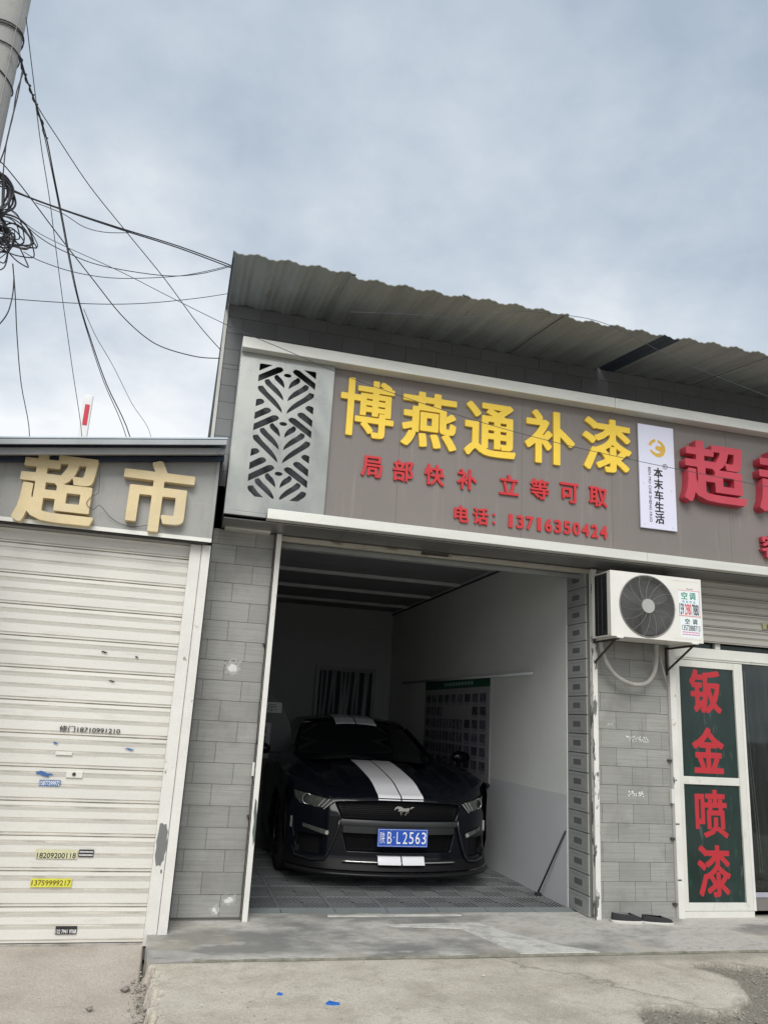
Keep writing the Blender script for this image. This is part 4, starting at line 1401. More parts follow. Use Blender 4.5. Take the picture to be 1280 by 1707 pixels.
for z in (2.372, 2.352):
    for i in range(12):
        b.box(4.212 + i * .0148, 4.222 + i * .0148, sy - .0005, sy - .0001, z - .005, z + .005)
o = b.build('small_print', mat('pink_ink', (.55, .10, .25), .6), S2)
o['kind'] = 'stuff'
# hose
hp = [(3.60, 6.25, 2.285), (3.595, 6.25, 2.21), (3.65, 6.26, 2.09), (3.74, 6.27, 1.985), (3.87, 6.28, 1.925), (3.98, 6.28, 1.915), (4.07, 6.28, 1.945), (4.135, 6.28, 2.03), (4.155, 6.27, 2.14), (4.15, 6.25, 2.285)]


def catmull(P, n=8):
    P = [Vector(p) for p in P]
    out = []
    for i in range(len(P) - 1):
        p0, p1, p2, p3 = P[max(0, i - 1)], P[i], P[i + 1], P[min(len(P) - 1, i + 2)]
        for k in range(n):
            t = k / n
            out.append(0.5 * ((2 * p1) + (-p0 + p2) * t + (2 * p0 - 5 * p1 + 4 * p2 - p3) * t * t + (-p0 + 3 * p1 - 3 * p2 + p3) * t ** 3))
    out.append(P[-1])
    return out


o = MB().tube(catmull(hp), .019, 10).build('refrigerant_hose', M_hose, None, smooth=True)
tag(o, 'thick grey hose looping down under the air conditioner', 'hose')
MB().tube([(4.20, 6.33, 2.28), (4.26, 6.34, 2.10), (4.315, 6.36, 1.93)], .011, 8).build('pipe', M_hose, A, smooth=True)
MB().tube([(4.175, 6.30, 2.28), (4.18, 6.32, 2.15), (4.20, 6.37, 2.02)], .007, 8).build('pipe', M_wire, A, smooth=True)

# ================================================================== LEFT SHOP
LS = thing('shuttered_shop', 'small shop closed by a cream roller shutter under a grey board with cream characters', 'shop', (-1.0, 6.1, -0.1))
sl = slat_mesh(-3.2, -0.004, 0.222)
sl.materials.append(M_shutter)
sl.materials.append(mat('shutter_groove_grime', (.46, .43, .37), .6, var=.35, scale=3, stretch=(1, 1, .3), spots=((.20, .18, .15), 5, .54, .15, (.6, 1, 1), .8)))
for i in range(13):
    o = link('shutter_slat', sl, None, LS)
    o.location = (0, 6.105, -0.062 + i * 0.222)
MB().box(-3.2, -0.004, 6.095, 6.135, -0.125, -0.064).build('shutter_base', mat('grimy_shutter_base', (.36, .34, .31), .6, var=.15, scale=3, spots=((.15, .13, .11), 6, .5, .15, (1, 1, 2), .7)), LS, bevel=.003)
MB().box(-0.003, 0.082, 6.045, 6.13, -0.072, 2.715).build('shutter_frame', M_wht, LS, bevel=.003)
MB().box(0.085, 0.150, 6.035, 6.12, -0.05, 2.715).build('shutter_frame', M_wht, LS, bevel=.003)
MB().box(-0.005, 0.045, 6.07, 6.13, -0.16, -0.073).build('frame_foot', M_board, LS)
# peeled grey patches
for P in (((0.016, 0.705), (0.03, 0.712), (0.045, 0.700), (0.062, 0.706), (0.066, 0.68), (0.078, 0.655), (0.074, 0.62), (0.081, 0.585), (0.079, 0.53), (0.070, 0.50), (0.072, 0.47), (0.058, 0.452), (0.054, 0.43), (0.038, 0.437), (0.024, 0.428), (0.016, 0.46), (0.008, 0.50), (0.012, 0.55), (0.006, 0.59), (0.013, 0.65)), ((0.055, 0.405), (0.066, 0.41), (0.070, 0.39), (0.060, 0.38))):
    MB().prism_y(P, 6.0435, 6.0445).build('peeled_patch', mat('peeled_grey', (.17, .175, .17), .7), LS)
MB().box(-3.2, 0.152, 6.14, 6.20, -0.2, 2.93).build('wall', M_dark, LS)
MB().box(-3.2, 0.15, 6.2, 9.0, -0.2, 2.93).build('wall', M_plaster, LS)
# sign board
MB().box(-3.2, 0.140, 5.955, 6.035, 2.745, 3.02).build('sign_board', M_board, LS, bevel=.002)
MB().add([(-3.2, 5.957, 3.02), (.14, 5.957, 3.02), (.14, 5.957, 3.40), (-3.2, 5.957, 3.021), (-3.2, 6.03, 3.02), (.14, 6.03, 3.02), (.14, 6.03, 3.40), (-3.2, 6.03, 3.021)], [(0, 1, 2, 3), (7, 6, 5, 4), (1, 5, 6, 2), (3, 2, 6, 7), (0, 4, 5, 1)]).build('sign_board', M_board, LS)
MB().box(-3.2, 0.146, 5.945, 5.9545, 2.722, 2.752).build('board_trim', M_rail, LS)
MB().box(0.122, 0.146, 5.945, 5.9545, 2.753, 3.37).build('board_trim', M_board, LS)
MB().box(-3.2, 0.12, 5.96, 6.034, 2.715, 2.7445).build('board_bottom', M_dark, LS)
char('character', '超', -0.985, 2.992, .545, .545, 5.955 - .075, .074, 0.032, M_cream, LS)['label'] = 'deep cream channel character'
char('character', '市', -0.285, 3.018, .515, .545, 5.955 - .075, .074, 0.034, M_cream, LS)['label'] = 'deep cream channel character'
wl = catmull([(-.72, 5.87, 3.2), (-.70, 5.872, 3.0), (-.74, 5.873, 2.96), (-.77, 5.872, 2.90), (-.72, 5.875, 2.86), (-.68, 5.9, 2.90), (-.60, 5.93, 2.83), (-.52, 5.94, 2.79), (-.42, 5.94, 2.78), (-.33, 5.93, 2.80)])
MB().tube(wl, .0022, 5).build('sign_wire', M_wire_g, LS)
# roof of the left shop: rises slightly to the right
def slope(x):
    return (x - 0.17) * 0.14


def sloped(name, x0, x1, y0, y1, z0, z1, m, n=1):
    b = MB()
    v = []
    for (x, zs) in ((x0, slope(x0)), (x1, slope(x1))):
        v += [(x, y0, z0 + zs), (x, y1, z0 + zs + (y1 - y0) * .06), (x, y1, z1 + zs + (y1 - y0) * .06), (x, y0, z1 + zs)]
    b.add(v, [(0, 1, 2, 3), (7, 6, 5, 4), (0, 4, 5, 1), (1, 5, 6, 2), (2, 6, 7, 3), (3, 7, 4, 0)])
    return b.build(name, m, LS, bevel=.003)


sloped('roof_sheet', -3.2, 0.175, 5.68, 9.0, 3.468, 3.482, M_lroof)
sloped('roof_fascia', -3.2, 0.172, 5.685, 5.70, 3.425, 3.466, mat('dull_roof_edge', (.30, .32, .33), .5, .2, var=.15))
sloped('roof_purlin', -3.2, 0.170, 5.76, 5.80, 3.375, 3.425, M_purlin)
sloped('roof_purlin', -3.2, 0.172, 5.90, 5.94, 3.365, 3.40, M_navy)
MB().add([(-3.2, 5.80, 2.99), (.17, 5.80, 3.42), (.17, 6.2, 3.44), (-3.2, 6.2, 3.0), (-3.2, 5.80, 3.0), (.17, 5.80, 3.44), (.17, 6.2, 3.46), (-3.2, 6.2, 3.01)], [(0, 1, 2, 3), (7, 6, 5, 4), (0, 4, 5, 1), (1, 5, 6, 2), (2, 6, 7, 3), (3, 7, 4, 0)]).build('roof_underside', M_navy, LS)
MB().box(0.150, 0.158, 6.13, 6.385, -0.05, 3.42).build('gap_shade_strip', M_dark, LS)  # dark strip standing in for the shaded gap between shop and garage

# lock plate and stickers on the shutter
lk = thing('shutter_lock', 'small lock plate with a round keyhole on the cream shutter', 'lock', (-.62, 6.09, 1.0))
MB().box(-.655, -.545, 6.090, 6.103, .985, 1.030).build('plate', M_shutter, lk, bevel=.003)
MB().tube([(-.602, 6.083, 1.010), (-.602, 6.091, 1.010)], .012, 14).build('keyhole', M_rust, lk)


def sticker(x0, x1, z0, z1, m, txt, ink, lab, fill=.86, tz=None, th=None, bold=.015, y=6.094):
    t = thing('shutter_sticker', lab, 'sticker', ((x0 + x1) / 2, y, z0), 'stickers on the cream shutter')
    if m:
        MB().box(x0, x1, y, y + .0012, z0, z1).build('paper', m, t)
    flat_text(txt, (x0 + x1) / 2, tz or (z0 + z1) / 2, (x1 - x0) * fill, th or (z1 - z0) * .62, y - .0006, ink, t, bold)
    return t


sticker(-.745, -.335, 1.292, 1.332, None, '修门18710991210', M_inkk, 'black phone number printed straight on the cream shutter', 1.0, th=.042, y=6.093)
sticker(-.820, -.683, .925, .965, M_stk_b, '15877399972', M_inkw, 'blue sticker with white digits below the lock on the cream shutter', .94, th=.030)
sticker(-.770, -.505, .462, .520, M_stk_p, '18209200118', M_inkk, 'pale yellow phone sticker beside a small black one on the cream shutter', .94, tz=.482, th=.034, y=6.0935)
t = thing('shutter_sticker', 'tiny black and white sticker right of the pale yellow one', 'sticker', (-.45, 6.09, .48), 'stickers on the cream shutter')
MB().box(-.497, -.400, 6.0935, 6.0947, .474, .522).build('paper', M_stk_k, t)
b = MB()
for i in range(11):
    b.box(-.491 + i * .008, -.4855 + i * .008, 6.0929, 6.0933, .503, .512)
    b.box(-.491 + i * .008, -.4855 + i * .008, 6.0929, 6.0933, .482, .492)
b.build('small_print', M_inkw, t)['kind'] = 'stuff'
sticker(-.775, -.515, .283, .338, M_stk_y, '13759999217', M_inkb, 'bright yellow phone sticker low on the cream shutter', .95, th=.034, y=6.0935)
sticker(-.575, -.440, -.005, .045, M_stk_k, '132 7941 9768', M_inkw, 'black phone sticker with white digits near the foot of the cream shutter', .94, tz=.012, th=.024, y=6.0935)
# torn sticker scraps on the shutter
scr = [(-.80, 1.005, .055, .014, M_stk_b, 'torn blue streak above the blue phone sticker'), (-.755, 1.212, .016, .006, M_stk_b, 'short blue scrap left under the black number'), (-.255, 1.192, .030, .006, M_stk_b, 'blue scrap right under the black number'),
       (-.52, 1.86, .022, .006, M_inkk, 'dark torn scrap in the upper middle of the cream shutter'), (-.44, 1.657, .022, .005, M_inkk, 'dark scrap below the upper middle one'), (-.29, 1.84, .012, .006, M_inkk, 'dark scrap upper right on the cream shutter')]
for (x, z, w, h, m, lab) in scr:
    n = 12
    P = [(x + w * math.cos(a) * (1 + .3 * math.sin(5 * a + x * 7)), z + h * math.sin(a) * (1 + .5 * math.sin(4 * a)) - .1 * w * math.cos(a)) for a in [i * 2 * math.pi / n for i in range(n)]]
    tag(MB().prism_y(P, 6.0925, 6.0935).build('sticker_scrap', m), lab, 'sticker scrap', 'torn scraps on the cream shutter')
tag(MB().box(-.745, -.635, 6.088, 6.0935, 1.135, 1.158).build('letter_slot', M_shutter), 'narrow cream flap under the black number on the shutter', 'flap')

# ================================================================== POLE, CABLES
pr = []
Pp = thing('utility_pole', 'weathered concrete utility pole at the top left', 'utility pole', (-1.73, 5.2, -0.2))
MB().tube([(-1.775, 5.2, -.2), (-1.775, 5.2, 9.0)], [.185, .145], 32).build('shaft', M_pole, Pp, smooth=True)
MB().box(-1.64, -1.636, 5.10, 5.104, 4, 9).build('form_seam', M_pole, Pp)
for (z, t) in ((6.11, .10), (6.08, .13), (5.94, .08), (5.78, -.16)):
    MB().tube([(-1.775 + .166 * math.cos(a), 5.2 + .166 * math.sin(a), z + t * .5 * math.cos(a)) for a in [k * 2 * math.pi / 28 for k in range(28)]], .005, 5, closed=True).build('strap', M_wire, Pp)
WIRES = {
'a': [(-1.608,5.200,6.002),(-1.547,5.307,5.864),(-1.486,5.388,5.766),(-1.323,5.540,5.616),(-1.095,5.734,5.414),(-0.808,5.940,5.210),(-0.473,6.161,4.970),(-0.166,6.360,4.712),(0.075,6.500,4.549)],
'b': [(-1.638,5.200,6.083),(-1.618,5.381,6.030),(-1.584,5.522,5.992),(-1.554,5.644,5.953),(-1.501,5.868,5.860),(-1.459,6.119,5.721),(-1.397,6.433,5.518),(-1.339,6.705,5.315),(-1.259,6.999,5.073),(-1.157,7.256,4.853),(-0.987,7.605,4.535),(-0.735,8.000,4.157),(-0.6,8.2,3.6)],
'c': [(-1.626,5.200,6.060),(-1.619,5.347,6.014),(-1.573,5.526,5.972),(-1.556,5.613,5.942),(-1.519,5.787,5.875),(-1.464,6.105,5.709),(-1.404,6.423,5.509),(-1.347,6.697,5.308),(-1.280,6.952,5.105),(-1.167,7.254,4.851),(-1.016,7.583,4.553),(-0.770,8.000,4.151),(-0.62,8.2,3.6)],
'd': [(-1.444,5.200,5.630),(-1.447,5.592,5.543),(-1.427,5.997,5.411),(-1.409,6.349,5.254),(-1.366,6.852,4.971),(-1.285,7.456,4.548),(-1.192,8.000,4.089),(-1.15,8.2,3.6)],
'e': [(-1.591,5.100,6.251),(-1.578,5.273,6.147),(-1.561,5.440,6.035),(-1.542,5.600,5.918)],
'f1': [(-1.603,5.200,4.922),(-1.557,5.247,4.934),(-1.427,5.369,4.975),(-1.216,5.550,5.041),(-0.840,5.834,5.150),(-0.385,6.132,5.264),(0.079,6.450,5.358)],
'f2': [(-1.607,5.200,4.945),(-1.446,5.358,4.978),(-1.218,5.554,5.049),(-0.842,5.837,5.163),(-0.387,6.133,5.282),(0.077,6.450,5.381)],
'f3': [(-1.344,5.300,4.897),(-1.183,5.417,4.927),(-1.046,5.516,4.914),(-0.909,5.604,4.956),(-0.751,5.700,5.050)],
'g': [(-1.630,5.200,5.125),(-1.568,5.259,5.107),(-1.420,5.416,5.010),(-1.218,5.621,4.856),(-0.978,5.840,4.678),(-0.766,6.018,4.518),(-0.572,6.153,4.420),(-0.403,6.252,4.389),(-0.132,6.392,4.420),(0.07,6.500,4.492)],
'h': [(-1.457,5.200,4.732),(-1.288,5.215,4.625),(-1.084,5.231,4.557),(-0.713,5.259,4.459),(-0.326,5.287,4.334),(0.108,5.318,4.203),(0.527,5.346,4.104),(1.095,5.383,3.969),(1.994,5.437,3.829),(2.739,5.478,3.755),(3.533,5.518,3.713),(4.193,5.550,3.694),(6.4,5.8,3.70)],
'i': [(-1.390,5.200,4.672),(-1.272,5.346,4.651),(-1.132,5.491,4.666),(-0.906,5.694,4.723),(-0.489,6.015,4.915),(-0.214,6.205,5.096),(0.079,6.400,5.358)],
'j': [(-1.333,5.200,4.441),(-1.237,5.313,4.456),(-1.033,5.523,4.533),(-0.772,5.759,4.680),(-0.397,6.059,4.950),(-0.168,6.228,5.143),(0.078,6.400,5.369)],
'k': [(-1.460,5.200,4.068),(-1.120,5.532,4.280),(-0.831,5.773,4.453),(-0.548,5.984,4.634),(-0.189,6.227,4.883),(0.08,6.400,5.082)],
'l': [(-1.385,5.200,4.337),(-1.459,5.685,4.364),(-1.559,6.362,4.339),(-1.641,7.139,4.230),(-1.674,8.000,4.018),(-1.69,8.2,3.5)],
'm': [(-1.572,5.200,5.875),(-1.568,5.200,5.656),(-1.574,5.200,5.449),(-1.580,5.200,5.197),(-1.608,5.200,4.994)],
'm2': [(-1.564,5.200,5.856),(-1.580,5.200,5.679),(-1.571,5.200,5.476),(-1.577,5.200,5.273),(-1.556,5.200,5.007),(-1.525,5.200,4.773)],
'n': [(-0.964,5.600,4.294),(-0.927,6.091,4.323),(-0.831,6.689,4.335),(-0.704,7.357,4.280),(-0.530,8.000,4.187),(-.5,8.15,3.7)],
'o': [(0.948,5.220,4.443),(1.398,5.206,4.503),(1.783,5.195,4.536),(1.979,5.189,4.592),(2.330,5.180,4.697),(2.640,5.171,4.726),(2.941,5.163,4.732),(3.225,5.155,4.673),(3.717,5.141,4.495),(4.552,5.118,4.300),(5.251,5.100,4.162),(6.4,5.1,3.9)],
'p': [(-1.363,5.200,4.250),(-1.349,5.200,4.117),(-1.356,5.200,3.981),(-1.392,5.200,3.886),(-1.424,5.200,3.858)]}
WL = {'a': ('thin cable running from the pole straight down to the garage wall corner', .0045), 'b': ('thick dark cable dropping from the pole behind the left roof, right of its twin', .0066),
      'c': ('thick dark cable dropping from the pole behind the left roof, left of its twin', .0048), 'd': ('thin grey cable dropping behind the left roof beside the red and white post', .004),
      'e': ('thin cable leaving the pole high up at the top left', .004), 'f1': ('dark cable sagging from the coil to the roof corner, lower of the pair', .006),
      'f2': ('dark cable sagging from the coil to the roof corner, upper of the pair', .006), 'f3': ('short slack loop hanging under the roof corner cables', .0035),
      'g': ('cable sagging deeply from the pole before reaching the garage wall', .005), 'h': ('long thin cable crossing in front of the yellow sign characters', .0030),
      'i': ('slack cable rising from the coil to the roof corner', .004), 'j': ('lowest slack cable that meets at the roof corner', .0035),
      'k': ('almost level thin cable ending at the roof edge', .0035), 'l': ('thin cable hanging from the coil at the far left', .005),
      'm': ('dark drop cable hanging close beside the pole, left of two', .006), 'm2': ('dark drop cable hanging close beside the pole, right of two', .005),
      'n': ('faint curved cable behind the left roof, nearest the garage', .003), 'o': ('thin pale cable crossing under the corrugated roof on the right', .003),
      'p': ('curled cable end at the left edge below the coil', .005)}
for k, P in WIRES.items():
    lab, r = WL[k]
    o = MB().tube(catmull(P, 5), r * .86, 6).build('overhead_cable', M_wire_g if r < .0042 else M_wire, None, smooth=True)
    tag(o, lab, 'cable', 'overhead cables by the pole')
# twisted tie where cables leave the pole
P = catmull(WIRES['b'][:5], 10)
b = MB()
b.tube([Vector(p) + Vector((.012 * math.cos(i * 1.1), 0, .012 * math.sin(i * 1.1))) for i, p in enumerate(P)], .005, 5)
tag(b.build('cable_tie', M_wire, None), 'wire twisted round the thick cables where they leave the pole', 'cable tie')
# coil of slack cable
Cc = thing('cable_coil', 'tangled coil of spare black cable hanging beside the pole', 'cable coil', (-1.5, 5.2, 4.5))
random.seed(5)
for i in range(30):
    if i < 8:
        cx, cz, rx, rz = -1.575 + random.uniform(-.015, .01), 4.83 + random.uniform(-.03, .03), .085 + random.uniform(-.02, .02), .15 + random.uniform(-.03, .03)
        rr = .0075
        top = None
    else:
        k = random.uniform(0, 1)
        ang = random.uniform(-1.9, -0.15)
        L_ = random.uniform(.10, .27)
        cx, cz, rx, rz = -1.545, 4.60, L_, random.uniform(.04, .12)
        rr = random.choice((.0035, .0045, .006))
        top = ang
    P = []
    for a in [j * 2 * math.pi / 30 for j in range(30)]:
        if top is None:
            x, z = cx + rx * math.cos(a), cz + rz * math.sin(a)
        else:
            u, v = L_ * (1 + math.cos(a)) * .72, rz * math.sin(a) * (1 - .25 * math.cos(a))
            x, z = cx + u * math.cos(top) - v * math.sin(top), cz + u * math.sin(top) + v * math.cos(top)
        P.append((x + .006 * math.sin(a * 3 + i), 5.2 + .05 * math.sin(a + i) + .02 * math.cos(2 * a), z + .006 * math.cos(a * 4 + i)))
    MB().tube(P, rr, 5, closed=True).build('cable_loop', M_wire, Cc)
# thick neck of the coil
for i in range(6):
    P = [(-1.60 + .006 * i, 5.2 + .012 * i, 4.74), (-1.545 + .004 * i, 5.19 + .01 * i, 4.70), (-1.485, 5.2 + .01 * i, 4.64 - .01 * i), (-1.455 + .004 * i, 5.2, 4.56), (-1.48 - .01 * i, 5.2, 4.48), (-1.54, 5.2 + .01 * i, 4.44)]
    MB().tube(catmull(P, 5), .006, 5).build('cable_loop', M_wire, Cc)

mk = thing('marker_post', 'white marker post with a red stripe standing behind the left roof', 'marker post', (-1.33, 9.0, 3.4))
MB().add([], [])
MB().box(-1.385, -1.285, 8.98, 9.02, -0.2, 4.92).build('post', M_markw, mk, bevel=.01)
MB().box(-1.357, -1.307, 8.974, 8.979, 4.55, 4.80).build('stripe', M_markr, mk)

# ================================================================== THINGS IN THE GARAGE
po = thing('service_poster', 'large white poster with a green heading and rows of pictures on the garage wall', 'poster', (IN_R, 9.8, .85))
xw = IN_R - .012
MB().box(xw, xw + .010, 8.60, 11.05, .85, 2.05).build('sheet', M_postw, po)
MB().box(xw - .001, xw - .0002, 8.60, 11.05, 1.93, 2.05).build('heading', M_postg, po)
cap = MB()
for r in range(6):
    for c_ in range(9):
        if r in (1,) and 1 < c_ < 6:
            continue
        ya, za = 8.72 + c_ * .258, 1.72 - r * .155
        if 0 < r < 5 and 2 < c_ < 8:
            MB().box(xw - .001, xw - .0002, ya, ya + .10, za + .02, za + .135).build('picture', M_postk, po)
            MB().box(xw - .001, xw - .0002, ya + .13, ya + .22, za + .02, za + .135).build('picture', M_postk, po)
        else:
            MB().box(xw - .001, xw - .0002, ya, ya + .19, za + .035, za + .135).build('picture', M_postk, po)
        for q in range(2):
            cap.box(xw - .0012, xw - .0003, ya, ya + .13 + .05 * ((r + c_ + q) % 2), za + .005 + q * .014, za + .011 + q * .014)
cap.build('captions', M_postk, po)['kind'] = 'stuff'
bt = MB()
for i in range(10):
    ya = 9.15 + i * .11
    bt.box(xw - .0018, xw - .0011, ya, ya + .075, 1.965, 2.005)
bt.build('heading_print', mat('pale_green_print', (.25, .38, .33), .6), po)['kind'] = 'stuff'
MB().tube([(xw - .01, 8.58, .85), (xw - .01, 11.08, .85)], .018, 8).build('roller', M_black, po, smooth=True)
o = MB().tube([(IN_R - .03, 7.45, 2.03), (IN_R - .03, 12.2, 2.07)], .016, 10).build('wall_pipe', M_batten, None, smooth=True)
tag(o, 'pale pipe running level along the right garage wall above the poster', 'pipe')
stf = thing('prop_stick', 'thin dark rod with a round foot leaning against the right garage wall', 'rod', (3.475, 7.245, 0))
MB().tube([(3.515, 6.78, .62), (3.475, 7.24, .03)], .008, 8).build('rod', M_black, stf, smooth=True)
MB().tube([(3.475, 7.245, .0), (3.475, 7.245, .022)], .030, 16).build('foot', M_black, stf)

# tyre display at the left of the car
rk = thing('display_arch', 'dark round topped display stand with white signs behind the left of the car', 'display stand', (1.05, 9.6, 0))
P = [(0.66, 0.0), (1.42, 0.0), (1.42, 1.15)] + [(0.90 + .52 * math.cos(a), 1.15 + .62 * math.sin(a)) for a in [i * math.pi / 24 for i in range(1, 14)]] + [(0.66, 1.70)]
MB().prism_y(P, 9.60, 9.68).build('stand', mat('display_black', (.02, .022, .025), .5, var=.4), rk)
MB().box(.80, 1.27, 9.585, 9.599, 1.50, 1.62).build('sign', mat('dim_white_sign', (.30, .31, .32), .6), rk)
flat_text('新展示', 1.03, 1.56, .36, .09, 9.583, M_inkk, rk)
MB().box(1.00, 1.16, 9.585, 9.599, .98, 1.38).build('sign', mat('dim_grey_sign', (.20, .21, .23), .6), rk)
for i in range(3):
    MB().box(1.05, 1.11, 9.580, 9.584, 1.04 + i * .11, 1.12 + i * .11).build('sign_mark', M_inkk, rk)

# ================================================================== CAR (real size in its own axes, nose towards -Y)
CAR = thing('parked_car', 'glossy black sports coupe with twin white stripes parked nose out in the garage', 'car', (2.185, 7.40, 0.0), local=True)
CAR.scale = (1.075, 1.075, 1.075)
HALF = 0.955


def plan(x, z):
    """y of the front fascia at half-width x, height z"""
    a = abs(x)
    y = 0.02 + 0.10 * (a / .6) ** 2.2 + 0.17 * (max(0, a - .6) / .33) ** 2.2
    y += 0.05 * smooth(.56, .74, z)
    y -= 0.055 * (1 - smooth(.13, .26, z)) * (1 - .3 * (a / HALF))
    return y


def top_z(x):
    return 0.728 - .012 * smooth(.2, .5, abs(x)) + 0.034 * smooth(.55, .9, abs(x))


def fascia_surface(x, z):
    return plan(x, z)




def edge_in(v, lo, hi, w=.014):
    return smooth(lo, lo + w, v) * (1 - smooth(hi - w, hi, v))


def openings(x, z):
    """depth of recess at (x,z)"""
    a = abs(x)
    d = .05 * edge_in(z, .548, .706 - .02 * (a / .5) ** 2) * (1 - smooth(.49 + (z - .55) * .45, .515 + (z - .55) * .45, a))
    d += .055 * edge_in(z, .295, .445) * (1 - smooth(.485 - (.44 - z) * .3, .505 - (.44 - z) * .3, a))
    d += .06 * edge_in(z, .25, .41) * edge_in(a, .655, .875 - (z - .25) * .1, .02)
    return d


XS = list(np.linspace(-.935, .935, 221))
P, ZR = [], []
for z01 in np.linspace(0, 1, 130):
    row = []
    for x in XS:
        zt = top_z(x)
        z = .155 + (zt - .155) * z01
        row.append((x, plan(x, z) + openings(x, z), z))
    P.append(row)
fb_ = MB().grid(P)
nxs = len(XS)
fb_.m = [1 if openings(fb_.v[f[0]][0], fb_.v[f[0]][2]) > .03 or fb_.v[f[0]][2] < .235 else 0 for f in fb_.f]
fb_.build('front_bumper', [M_paint, M_trim], CAR, smooth=True)


def hood_z(x, y):
    a = abs(x)
    base = 0.728 + 0.235 * smooth(-0.25, 1.5, y) - .0117 + .06 * smooth(0, .35, y) * (1 - smooth(.2, 1.4, y)) * .6
    side = -.012 * smooth(.2, .5, a) + 0.034 * smooth(.55, .9, a) - .02 * smooth(.86, .95, a) * smooth(.3, .7, y)
    fend = 0.05 * smooth(.25, .8, y) * math.exp(-((a - .74) / .12) ** 2)
    bulge = .026 * smooth(.08, .5, y) * (1 - smooth(.36, .44, a))
    return base + side * (1 - .3 * smooth(.2, 1.0, y)) + fend + bulge


def hood_y0(x):
    return plan(x, top_z(x))


def halfw(y):
    return .935 + .03 * smooth(.3, .9, y)


# hood with fenders
P = []
for v in np.linspace(0, 1, 40):
    row = []
    for x in XS:
        y0 = hood_y0(x)
        y = y0 + (1.36 - y0) * v + (.10 * (abs(x) / .935) ** 2 * v)
        xx = x * halfw(y) / .935
        row.append((xx, y, hood_z(x, y) if v > 0 else top_z(x)))
    P.append(row)
MB().grid(P).build('hood', M_paint, CAR, smooth=True)
# hood leading edge lip (shut line)
MB().tube([(x, hood_y0(x) - .004, top_z(x) - .004) for x in np.linspace(-.60, .60, 30)], .005, 6).build('hood_edge', M_trim, CAR, smooth=True)

# body sides
def side_pts(y):
    hw_ = halfw(y) + .005 * math.sin(y)
    zt = hood_z(.935, y) if y < 1.40 else .875 + .05 * smooth(1.4, 3.6, y)
    hw_ += .02 * smooth(3.0, 3.8, y) - .10 * smooth(4.2, 4.75, y)
    return [(hw_, zt), (hw_ + .018, zt - .10), (hw_ + .010, .55), (hw_ + .014, .36), (hw_ - .02, .20)]


YS = list(np.linspace(.46, 4.72, 70))
for s in (-1, 1):
    P = []
    for y in YS:
        row = []
        for (x, z) in side_pts(y):
            for yc in (.92, 3.66):
                d = abs(y - yc)
                if d < .37:
                    z = max(z, .34 + math.sqrt(.37 ** 2 - d * d))
            row.append((s * x, y, z))
        P.append(row)
    MB().grid(P).build('body_side', M_paint, CAR, smooth=True)
    # corner piece joining bumper and side
# rear deck / cowl shelf
P = []
for y in np.linspace(1.36, 4.72, 30):
    hw_ = side_pts(y)[0][0]
    P.append([(x * hw_, y, side_pts(y)[0][1] + .03 * (1 - abs(x) ** 2) + .05 * smooth(3.2, 4.2, y)) for x in np.linspace(-1, 1, 21)])
MB().grid(P).build('deck', M_paint, CAR, smooth=True)
MB().box(-.85, .85, 4.66, 4.72, .2, .9).build('rear_bumper', M_paint, CAR)
MB().box(-.86, .86, .35, 4.6, .14, .30).build('underbody', M_trim, CAR)

# greenhouse
GH = [(1.28, .985, .76, .80), (1.45, 1.05, .74, .78), (1.75, 1.185, .68, .75), (2.02, 1.325, .605, .73), (2.20, 1.385, .575, .72), (2.45, 1.415, .565, .72), (2.85, 1.405, .56, .72), (3.30, 1.31, .58, .73), (3.75, 1.14, .62, .75), (4.15, 1.02, .66, .76)]


def gh_row(y, zt, wt, wb):
    r = []
    for t in np.linspace(-1, 1, 25):
        x = t * wt
        r.append((x, y + .07 * t * t * (1 if y < 2.1 else 0), zt - .045 * t * t - .0))
    return r


def lerp_gh(a, c_, n=5):
    out = []
    for i in range(a, c_):
        for k in range(n):
            t = k / n
            out.append(tuple(GH[i][j] * (1 - t) + GH[i + 1][j] * t for j in range(4)))
    out.append(GH[c_])
    return out


MB().grid([gh_row(*g) for g in lerp_gh(0, 3)]).build('windscreen', M_glassk, CAR, smooth=True)
MB().grid([gh_row(*g) for g in lerp_gh(3, 7)]).build('roof', M_paint, CAR, smooth=True)
MB().grid([gh_row(*g) for g in lerp_gh(7, 9)]).build('rear_window', M_glassk, CAR, smooth=True)
for s in (-1, 1):
    P = []
    for (y, zt, wt, wb) in lerp_gh(0, 9):
        zb = .90
        P.append([(s * wt, y + (.07 if y < 2.1 else 0), zt - .045), (s * (wt * .45 + wb * .55 + .02), y + .05, (zt - .045) * .5 + zb * .5), (s * (wb + .10), y + .03, zb)])
    MB().grid(P).build('side_window', M_glassk, CAR, smooth=True)
    pil = [(s * g[2], g[0] + (.07 if g[0] < 2.1 else 0), g[1] - .043) for g in lerp_gh(0, 3)]
    MB().tube(pil, .024, 8).build('pillar', M_paint, CAR, smooth=True)
    # wing mirror
    b = MB()
    c = []
    for i in range(9):
        a = math.pi * i / 8
        rr = math.sin(a)
        c.append([(s * (.99 + .11 * (1 - math.cos(a)) ), 1.60 + .055 * rr * math.cos(k * math.pi / 5) , 1.035 + .065 * rr * math.sin(k * math.pi / 5)) for k in range(11)])
    b.grid(c)
    mo = b.build('mirror', M_paint, CAR, smooth=True)
    MB().box(min(s * .88, s * 1.02), max(s * .88, s * 1.02), 1.60, 1.63, .985, 1.01).build('mirror_arm', M_trim, CAR)

